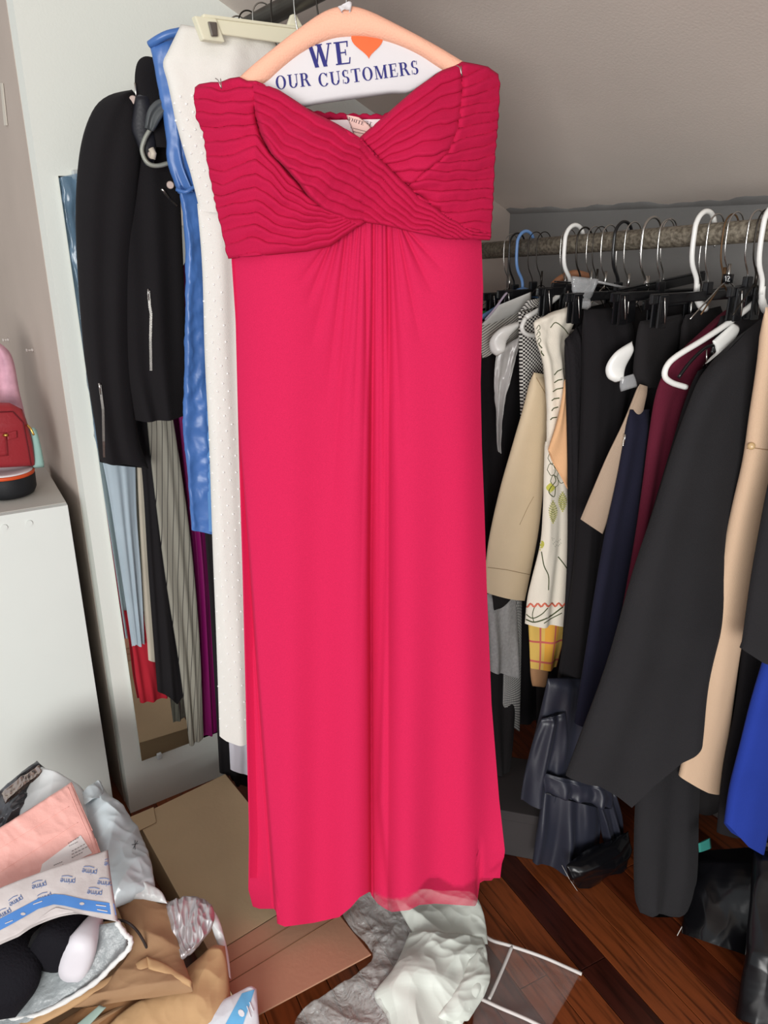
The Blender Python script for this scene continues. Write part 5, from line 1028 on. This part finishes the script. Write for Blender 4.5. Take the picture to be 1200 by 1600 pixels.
def floor_mid():
    # cardboard box
    cb = mat('cardboard', (182, 156, 124), .85, .2, 120, var=.05, vscale=6); cb2 = mat('cardboard_brown', (176, 132, 106), .85, .2, 120, var=.04)
    A, B, C, D = UZ(212, 1278, .10), UZ(352, 1210, .10), UZ(580, 1492, .10), UZ(386, 1596, .10)
    t = thing('cardboard_box', (A + C) / 2 - UP * .10, 'low brown cardboard box with closed flaps under the pink dress hem', 'box')
    def prism(name, ps, z0, z1, m, lift=None):
        bm = bmesh.new(); lo = [Vector((p.x, p.y, z0)) for p in ps]; hi = [Vector((p.x, p.y, z1 + (lift[i] if lift else 0))) for i, p in enumerate(ps)]
        bm_hex(bm, lo + hi, .001); return from_bm(name, bm, m, t)
    g = [p.lerp((A + B + C + D) / 4, .015) for p in (A, B, B.lerp(C, .74), A.lerp(D, .78))]
    def wall_(p, q): 
        n = ((A + C) / 2 - (p + q) / 2).normalized() * .004; return [p, q, q + n, p + n]
    for p, q in ((g[0], g[1]), (g[1], g[2]), (g[2], g[3]), (g[3], g[0])): prism('side', wall_(p, q), .001, .098, cb)
    M1, M2 = A.lerp(D, .74), B.lerp(C, .70)
    prism('bottom', g, .001, .004, cb)
    prism('flap', [A, B, M2, M1], .0985, .1015, cb); o = prism('flap', [M1 + (D - A) * .004, M2 + (C - B) * .004, C, D], .0985, .1020, cb2); o['label'] = 'redder brown end flap'
    E1 = UZ(200, 1277, .105); prism('flap_corner', [E1, UZ(240, 1260, .105), UZ(244, 1284, .105), UZ(216, 1298, .105)], .102, .104, cb)
    bm = bmesh.new()
    for k in (.80, .86): bm_tube(bm, [A.lerp(D, k) + UP * .0022, B.lerp(C, k - .03) + UP * .0022], .0008, 5)
    from_bm('crease', bm, mat('crease_brown', (128, 92, 66), .9), t)
    # clear crumpled bag
    cl = NT('clear_poly'); cl.b.inputs['Base Color'].default_value = (.86, .86, .84, 1); cl.b.inputs['Roughness'].default_value = .10; cl.b.inputs['Alpha'].default_value = .30; tc_ = cl.n('ShaderNodeTexCoord'); nz_ = cl.n('ShaderNodeTexNoise'); nz_.inputs['Scale'].default_value = 26; nz_.inputs['Detail'].default_value = 6; nz_.inputs['Distortion'].default_value = 1.5; cl.l(tc_.outputs['Object'], nz_.inputs['Vector']); bp_ = cl.n('ShaderNodeBump'); bp_.inputs['Strength'].default_value = 1; bp_.inputs['Distance'].default_value = .02; cl.l(nz_.outputs['Fac'], bp_.inputs['Height']); cl.l(bp_.outputs[0], cl.b.inputs['Normal']); cl.b.inputs['Specular IOR Level'].default_value = .9
    t = G('crumpled clear plastic bag between the cardboard box and the white garment bag', 'bag', 'clear_bag', at=UZ(560, 1540, 0))
    cloth('film', Z([(520, 1392, .05), (540, 1440, .045), (585, 1500, .04), (520, 1545, .035), (462, 1590, .02), (470, 1640, .01)]), Z([(640, 1396, .06), (655, 1440, .05), (650, 1480, .05), (630, 1540, .04), (640, 1600, .03), (650, 1660, .01)]), cl.m, t, th=.008, seed=210, crump=.018, cs=16, nu=100, nv=110, taper=.05, tb=.05)
    wb = mat('white_poly', (220, 226, 217), .38, .15, 50, spec=.5, var=.03)
    t = G('crumpled white plastic garment bag on the floor under the dress hem', 'bag', 'garment_bag', at=UZ(660, 1540, 0))
    cloth('upper_fold', Z([(612, 1395, .05), (625, 1425, .06), (645, 1460, .06), (650, 1490, .055)]), Z([(738, 1396, .05), (752, 1424, .05), (758, 1446, .04), (762, 1476, .035)]), wb, t, th=.018, seed=211, crump=.012, cs=12, folds=1, famp=.006, nu=100, nv=70, taper=.1, tb=.1)
    cloth('lower_fold', Z([(640, 1460, .06), (610, 1520, .06), (582, 1555, .045), (604, 1590, .035), (610, 1640, .02)]), Z([(752, 1462, .045), (760, 1500, .04), (752, 1540, .035), (738, 1570, .03), (700, 1640, .015)]), wb, t, th=.026, seed=212, crump=.016, cs=9, folds=1, famp=.008, nu=120, nv=120, taper=.06, tb=.06)
    cloth('side_fold', Z([(735, 1470, .055), (728, 1510, .055), (700, 1560, .05), (672, 1600, .04)]), Z([(757, 1478, .045), (764, 1510, .035), (758, 1550, .03), (730, 1596, .02)]), wb, t, th=.010, seed=213, crump=.010, cs=14, nu=60, nv=80, taper=.1, tb=.1)
floor_mid()

def pile():
    def zf(y): return .10 + .30 * max(0, (1600 - y)) / 410
    def V(ps, dz=0): return [UZ(x, y, (zf(y) if len(r) == 0 else r[0]) + dz) for x, y, *r in ps]
    def C(label, cat, name, L, R, m, part='pouch', dz=0, **k):
        if 'nu' in k: k['nu'] = int(k['nu'] * 1.7); k['nv'] = int(k['nv'] * 1.7)
       
        t = G(label, cat, name, at=V(L, dz)[-1]); o = cloth(part, V(L, dz), V(R, dz), m, t, **k); return t, o
    gm = mat('grey_poly', (196, 206, 210), .26, .1, 60, spec=.6, var=.05); gw = mat('light_grey_poly', (212, 214, 214), .32, .1, 60, spec=.5, var=.03)
    dm = mat('dark_metallic', (92, 92, 96), .22, metal=.55, var=.3, vscale=20)
    # filler base of the pile
    kr = mat('kraft_paper', (158, 124, 92), .75, .4, 60, var=.08, vscale=8); kr2 = mat('kraft_light', (184, 148, 108), .75, .3, 50, var=.08, vscale=10)
    t = thing('open_carton', UZ(90, 1480, .0), 'open brown carton under the heap of mailers at the lower left', 'box')
    q = [UZ(-90, 1330, .0), UZ(200, 1300, .0), UZ(400, 1690, .0), UZ(-80, 1800, .0)]
    bq = [Vector((-.90, 1.17, 0)), Vector((-.59, 1.31, 0)), Vector((-.34, .93, 0)), Vector((-.62, .74, 0))]
    cen = sum(bq, Vector()) / 4
    for i in range(4):
        p, r_ = bq[i], bq[(i + 1) % 4]; n = (cen - (p + r_) / 2).normalized() * .005
        bm = bmesh.new(); lo = [p, r_, r_ + n, p + n]; bm_hex(bm, [v + UP * .002 for v in lo] + [v + UP * .12 for v in lo], .001); from_bm('side', bm, kr, t)
    bm = bmesh.new(); bm_hex(bm, [v + UP * .001 for v in bq] + [v + UP * .006 for v in bq], 0); from_bm('bottom', bm, kr, t)
    C('dark metallic grey crumpled mailer at the top left of the heap', 'mailer', 'foil_mailer', [(-30, 1262, .33), (-40, 1290, .31), (-40, 1330, .28)], [(60, 1188, .36), (88, 1216, .34), (60, 1262, .31)], dm, th=.02, seed=300, crump=.022, cs=16, nu=50, nv=36, taper=.08)
    C('shiny silver inner edge of the torn foil mailer behind the pink mailer', 'mailer', 'foil_edge', [(2, 1240, .36), (8, 1256, .355)], [(62, 1194, .38), (66, 1206, .37)], mat('bright_foil', (170, 156, 150), .15, metal=.9), th=.006, seed=301, crump=.006, cs=40, nu=40, nv=14, taper=.1)
    C('white-grey poly mailer sticking up behind the pink mailer', 'mailer', 'poly_mailer', [(66, 1200, .36), (44, 1235, .34), (30, 1280, .32), (24, 1330, .30)], [(92, 1208, .36), (128, 1232, .345), (136, 1270, .33), (140, 1330, .30)], gw, th=.016, seed=302, crump=.008, cs=12, nu=30, nv=36, taper=.05)
    t, o = C('pale blue-grey shiny poly mailer against the cabinet right of the pink mailer', 'mailer', 'poly_mailer', [(126, 1258, .32), (132, 1290, .31), (150, 1340, .28), (176, 1420, .24)], [(162, 1226, .33), (186, 1262, .30), (222, 1308, .26), (240, 1395, .22)], gm, th=.034, seed=303, crump=.018, cs=12, nu=50, nv=60, taper=.12, tb=.08, bulge=.7)
    tr = bvh(o); bm = bmesh.new()
    for a, b in (((206, 1320), (216, 1318)), ((208, 1326), (215, 1314)), ((211, 1327), (211, 1313))): decal(bm, tr, [a, b], .0005)
    from_bm('pen_mark', bm, mat('pen_ink', (60, 60, 64), .8), t)
    t, o = C('upper end of the pale blue-grey mailer folded open into a loop', 'mailer', 'mailer_loop', [(124, 1248, .335), (130, 1268, .33)], [(158, 1224, .335), (164, 1250, .33)], gm, th=.016, seed=304, crump=.010, cs=24, nu=30, nv=20, taper=.1)
    C('torn white poly mailer flap curled below the pale blue-grey mailer', 'mailer', 'torn_mailer', [(170, 1330, .27), (176, 1362, .26), (178, 1384, .25), (186, 1402, .24)], [(184, 1338, .27), (214, 1370, .255), (250, 1392, .235), (262, 1412, .22)], gw, th=.010, seed=305, crump=.008, cs=22, nu=40, nv=36, taper=.1, tb=.1)
    # pink bubble mailer
    pkm = mat('pink_mailer', (240, 178, 168), .55, .3, 180, var=.04, spec=.4); 
    t, o = C('flat pink bubble mailer with a white shipping label on top of the heap', 'mailer', 'bubble_mailer', [(-60, 1332, .335), (-62, 1380, .30), (-64, 1430, .27), (-64, 1480, .24)], [(112, 1222, .375), (130, 1262, .35), (146, 1300, .325), (160, 1338, .30)], pkm, dz=0, th=.010, seed=306, crump=.005, cs=18, nu=60, nv=50, bulge=.25, taper=.04, tb=.04)
    tr = bvh(o)
    bm = bmesh.new(); decal_patch(bm, tr, [(66, 1350), (126, 1305), (144, 1333), (60, 1372)], 16, 10, .0012); lb = from_bm('shipping_label', bm, mat('label_white', (236, 228, 226), .5), t, True); lb['label'] = 'white paper label'
    bm = bmesh.new()
    for k, (x0, y0, x1, y1) in enumerate([(106, 1318, 124, 1308), (108, 1322, 122, 1315), (112, 1330, 134, 1318), (112, 1335, 138, 1322), (112, 1340, 130, 1331), (84, 1352, 98, 1346), (86, 1357, 100, 1350)]):
        n_ = 5
        for j in range(n_): 
            f0, f1 = j / n_, (j + .7) / n_; decal(bm, tr, [(x0 + (x1 - x0) * f0, y0 + (y1 - y0) * f0), (x0 + (x1 - x0) * f1, y0 + (y1 - y0) * f1)], .00045, .0016, 3)
    from_bm('printed_lines', bm, mat('label_ink', (96, 92, 92), .7), lb)
    bm = bmesh.new(); decal(bm, tr, [(112, 1224), (128, 1262), (146, 1302), (157, 1334)], .0012, 0); decal(bm, tr, [(106, 1230), (121, 1266), (139, 1306), (150, 1340)], .0007, 0); decal(bm, tr, [(-20, 1338), (60, 1290), (108, 1260)], .0006, 0); decal(bm, tr, [(-20, 1375), (60, 1325), (122, 1285)], .0006, 0)
    from_bm('seam', bm, pkm, t, True)
    # printed bubble mailer, open, with shoes inside
    pm_ = mat('printed_mailer', (206, 198, 196), .55, .25, 140, var=.03, spec=.4)
    t = G('open bubble mailer with blue band and blue lettering holding the black shoes', 'mailer', 'bubble_mailer', at=V([(90, 1430)])[0])
    o = cloth('front_panel', V([(-60, 1412, .33), (-60, 1430, .32), (-60, 1455, .30), (-58, 1500, .275)]), V([(168, 1328, .33), (172, 1360, .32), (178, 1400, .31), (184, 1440, .29)]), pm_, t, th=.007, seed=307, crump=.003, cs=14, nu=70, nv=50, bulge=.2, taper=.03, top=[(0, 0), (.5, .004), (1, 0)], hem=[(0, 0), (.35, -.015), (.58, -.038), (.62, -.04), (.8, -.022), (1, 0)], hemw=.3)
    tr = bvh(o); blue = mat('blue_print', (82, 136, 206), .55)
    bm = bmesh.new(); top_ = [(-20, 1446), (20, 1425), (60, 1404), (84, 1397), (100, 1398), (130, 1405), (178, 1412)]; bot = [(-20, 1464), (20, 1443), (60, 1420), (84, 1413), (100, 1415), (130, 1422), (182, 1430)]
    for i in range(6): decal_patch(bm, tr, [top_[i], top_[i + 1], bot[i + 1], bot[i]], 5, 3, .0011)
    bd = from_bm('printed_band', bm, blue, o, True); bd['label'] = 'blue printed band'
    bm = bmesh.new()
    for x, y in ((36, 1428), (128, 1412)):
        bm2 = [(x + 4 * math.cos(a * .785), y + 2.4 * math.sin(a * .785)) for a in range(8)]; hs = [hit(tr, *p, .0017) for p in bm2]
        if all(h is not None for h in hs): bm.faces.new([bm.verts.new(h) for h in hs])
    decal(bm, tr, [(150, 1414), (166, 1416)], .0009, .0014); decal(bm, tr, [(152, 1421), (168, 1424)], .0009, .0014); decal(bm, tr, [(52, 1413), (66, 1408)], .0008, .0014); decal(bm, tr, [(8, 1443), (20, 1438)], .0008, .0014)
    from_bm('band_symbols', bm, pm_, o)
    bm = bmesh.new()
    for x, y, a in ((146, 1360, 187), (112, 1374, 184), (66, 1378, 165), (170, 1378, 185), (74, 1396, 160), (28, 1400, 150), (154, 1393, 186), (180, 1344, 172), (10, 1420, 152)):
        small_word(bm, tr, 'prime', x + 5, y, a, 8.5, .0005)
    from_bm('printed_lettering', bm, mat('blue_ink', (104, 128, 176), .6), o)
    inn = mat('grey_bubble_lining', (150, 156, 158), .35, .8, 160, spec=.5, var=.06); rim_ = mat('torn_white_edge', (222, 222, 220), .7, .6, 120)
    li = cloth('lining', V([(-60, 1480, .20), (-60, 1540, .17), (-60, 1600, .15), (-60, 1660, .13)]), V([(186, 1440, .26), (200, 1465, .24), (186, 1500, .21), (120, 1560, .17)]), inn, t, th=.008, seed=308, crump=.004, cs=30, nu=50, nv=50, taper=.05, tb=.05); li['label'] = 'grey bubble wrap lining'
    tube('torn_edge', spline(V([(182, 1440, .285), (196, 1460, .27), (204, 1468, .262), (200, 1484, .25), (176, 1508, .225), (150, 1534, .20), (110, 1560, .18), (60, 1585, .165), (20, 1592, .16), (-20, 1600, .155)]), 6), [.0042 + .0007 * math.sin(k * 1.9) for k in range(55)], rim_, t, 8)
    # shoes
    bl = mat('black_knit', (26, 25, 30), .85, .8, 220, spec=.1); ws = mat('white_sole', (220, 216, 222), .45, spec=.4)
    def shoe(label, heel, toe, upd, Ln, wd):
        """a low sneaker lofted along heel -> toe; upd is the direction away from the sole"""
        ax = (toe - heel).normalized(); up_ = (upd - ax * upd.dot(ax)).normalized(); sd = ax.cross(up_)
        t = thing('sneaker', heel, label, 'shoe')
        def loft(name, sec, m, n=24):
            Vs, Fs = [], []
            for (x, z0, z1, hw, off) in sec:
                for k in range(n):
                    a = 2 * math.pi * k / n; cx, sz = math.cos(a), math.sin(a)
                    Vs.append(heel + ax * (x * Ln) + sd * (hw * wd * math.copysign(abs(cx) ** .75, cx) + off * wd) + up_ * ((z0 + z1) / 2 + (z1 - z0) / 2 * math.copysign(abs(sz) ** .75, sz)))
            for i in range(len(sec) - 1):
                for k in range(n): Fs.append((i * n + k, i * n + (k + 1) % n, (i + 1) * n + (k + 1) % n, (i + 1) * n + k))
            Fs.append(tuple(range(n))[::-1]); Fs.append(tuple((len(sec) - 1) * n + k for k in range(n)))
            return mesh_py(name, Vs, Fs, m, t)
        loft('sole', [(-.02, .006, .028, .20, 0), (.0, -.004, .040, .38, 0), (.08, -.008, .044, .46, 0), (.3, -.002, .034, .44, 0), (.5, .0, .022, .42, 0), (.72, 0, .020, .50, 0), (.88, .002, .018, .44, 0), (.97, .004, .016, .28, 0), (1.0, .006, .014, .12, 0)], ws)
        loft('upper', [(.0, .03, .075, .22, 0), (.03, .028, .090, .34, 0), (.12, .026, .092, .40, 0), (.28, .022, .082, .38, 0), (.42, .018, .076, .38, 0), (.58, .016, .064, .42, 0), (.74, .015, .050, .45, 0), (.88, .013, .038, .40, 0), (.97, .012, .026, .24, 0)], bl)
        loft('opening', [(.05, .070, .0955, .2, 0), (.1, .07, .0965, .28, 0), (.22, .07, .090, .26, 0), (.33, .07, .084, .16, 0)], mat('shoe_inside', (12, 12, 14), .9), 20)
        bm = bmesh.new()
        for k in range(4):
            x = .42 + k * .075; z = .080 - k * .0075; bm_tube(bm, [heel + ax * (x * Ln) + sd * (wd * f) + up_ * (z + (.002 if abs(f) < .1 else -.002)) for f in (-.2, 0, .2)], .0018, 6)
        from_bm('lace', bm, bl, t, True); return t
    shoe('black knit sneaker with thick white heel lying in the open mailer', U(134, 1510, .86), U(172, 1418, .98), Vector((-.85, -.25, .35)), .15, .105)
    shoe('second sneaker with white sole half hidden behind the front shoe', U(84, 1496, .92), U(118, 1425, 1.0), Vector((-.85, -.3, .35)), .13, .09)
    t = G('black soft boot shaft lying at the lower left corner in the open mailer', 'boot', 'black_boot', at=V([(20, 1560)])[0])
    cloth('shaft', [U(-60, 1440, .90), U(-70, 1500, .86), U(-60, 1560, .83), U(-20, 1596, .82)], [U(56, 1440, .93), U(64, 1490, .87), U(60, 1540, .84), U(24, 1590, .82)], bl, t, th=.035, seed=310, nu=36, nv=46, taper=.1, tb=.25, bulge=.5)
    tube('black_cord', spline([U(148, 1440, .93), U(172, 1437, .925), (U(196, 1440, .92)), U(212, 1452, .915), U(224, 1470, .91), U(234, 1492, .91)], 5), .0022, mat('dark_cord', (52, 44, 42), .7), G('dark brown cord sticking out of the open mailer over the paper bag', 'cord', 'shoe_cord', at=U(190, 1440, .92)), 8)
    # brown paper
    C('crumpled brown paper bag right of the open mailer', 'bag', 'paper_bag', [(176, 1408, .22), (190, 1440, .215), (204, 1480, .20), (170, 1530, .18), (110, 1575, .165)], [(262, 1410, .20), (272, 1440, .19), (284, 1490, .175), (298, 1540, .16), (300, 1552, .155)], kr, th=.020, seed=320, crump=.012, cs=12, nu=50, nv=50, taper=.06, tb=.08)
    t, o = C('open kraft envelope with a pointed flap below the brown paper bag', 'envelope', 'kraft_envelope', [(226, 1516, .135), (160, 1556, .12), (90, 1600, .105), (40, 1650, .09)], [(236, 1516, .135), (268, 1534, .13), (300, 1548, .12), (330, 1568, .11)], mat('kraft_inside_shaded', (150, 108, 72), .8, .3, 60), 'inside', th=.006, seed=321, crump=.006, cs=12, nu=50, nv=40, taper=.06)  # inner kraft darkened to paint in the shade of the opening
    cloth('back_panel', V([(232, 1494, .20), (150, 1536, .185), (90, 1572, .17), (20, 1600, .155)]), V([(234, 1512, .195), (158, 1548, .18), (94, 1586, .165), (22, 1620, .15)]), kr2, t, th=.004, nu=12, nv=50, crump=.003, cs=16, seed=330, taper=.05, tb=.05)
    cloth('side_flap', V([(228, 1494, .20), (262, 1508, .19), (300, 1534, .175)]), V([(232, 1514, .195), (264, 1526, .185), (298, 1544, .17)]), kr2, t, th=.004, nu=12, nv=30, crump=.003, cs=16, seed=331, taper=.05, tb=.05)
    C('big kraft paper mailer at the bottom edge between the heap and the cardboard box', 'mailer', 'kraft_mailer', [(336, 1476, .15), (296, 1510, .145), (250, 1545, .14), (200, 1575, .13), (140, 1630, .10)], [(352, 1478, .15), (356, 1510, .14), (360, 1545, .125), (366, 1590, .11), (372, 1640, .08)], kr2, th=.022, seed=322, crump=.012, cs=11, nu=56, nv=56, taper=.08)
    t, o = C('dark gap and pale green slip inside the kraft envelope', 'paper slip', 'paper_slip', [(156, 1570, .175), (120, 1600, .16)], [(166, 1574, .175), (136, 1606, .16)], mat('pale_green_slip', (150, 170, 160), .5), th=.002, nu=8, nv=8)
    C('torn silver and white foil mailer lying on the edge of the cardboard box', 'mailer', 'silver_mailer', [(256, 1414, .205), (262, 1440, .20), (276, 1472, .19), (288, 1498, .18)], [(308, 1404, .20), (332, 1422, .195), (330, 1450, .19), (306, 1484, .18)], mat('silver_foil', (188, 182, 184), .38, metal=.6, var=.12, vscale=30), th=.012, seed=323, crump=.016, cs=26, nu=44, nv=44, taper=.06, tb=.06)
    C('white outer strip of the torn foil mailer curving down beside the box', 'mailer', 'white_mailer', [(312, 1410, .19), (324, 1432, .18), (336, 1466, .155), (350, 1500, .14), (358, 1526, .13)], [(324, 1408, .19), (342, 1436, .175), (352, 1470, .15), (358, 1500, .14), (361, 1530, .13)], gw, th=.005, seed=324, crump=.005, cs=24, nu=20, nv=44, taper=.05)
    C('short white torn strip poking out left of the silver mailer', 'paper strip', 'torn_strip', [(246, 1420, .18), (250, 1438, .175)], [(272, 1412, .18), (276, 1440, .17)], gw, th=.004, seed=325, crump=.008, cs=50, nu=16, nv=16)
    t, o = C('white mailer with light blue band at the bottom edge in front of the box', 'mailer', 'poly_mailer', [(392, 1542, .135), (350, 1562, .13), (310, 1582, .12), (260, 1630, .10)], [(400, 1546, .135), (404, 1580, .13), (408, 1620, .12), (412, 1660, .11)], mat('white_mailer_film', (218, 222, 228), .35, .2, 60, spec=.5), th=.012, seed=326, crump=.006, cs=14, nu=50, nv=40, taper=.06)
    tr = bvh(o); bm = bmesh.new(); decal_patch(bm, tr, [(378, 1552), (398, 1546), (376, 1612), (346, 1612)], 10, 12, .0011); b2 = from_bm('printed_band', bm, mat('sky_print', (104, 176, 222), .5), o, True); b2['label'] = 'light blue band'
    bm = bmesh.new(); hs = [hit(tr, 377 + 5 * math.cos(a * .785) + 1.5 * math.sin(a * .785), 1583 + 6 * math.sin(a * .785), .0018) for a in range(8)]
    if all(h is not None for h in hs): bm.faces.new([bm.verts.new(h) for h in hs])
    decal(bm, tr, [(386, 1572), (392, 1590)], .0008, .0014); decal(bm, tr, [(390, 1566), (396, 1580)], .0008, .0014)
    from_bm('band_symbols', bm, mat('white_print', (230, 232, 236), .5), o)
pile()
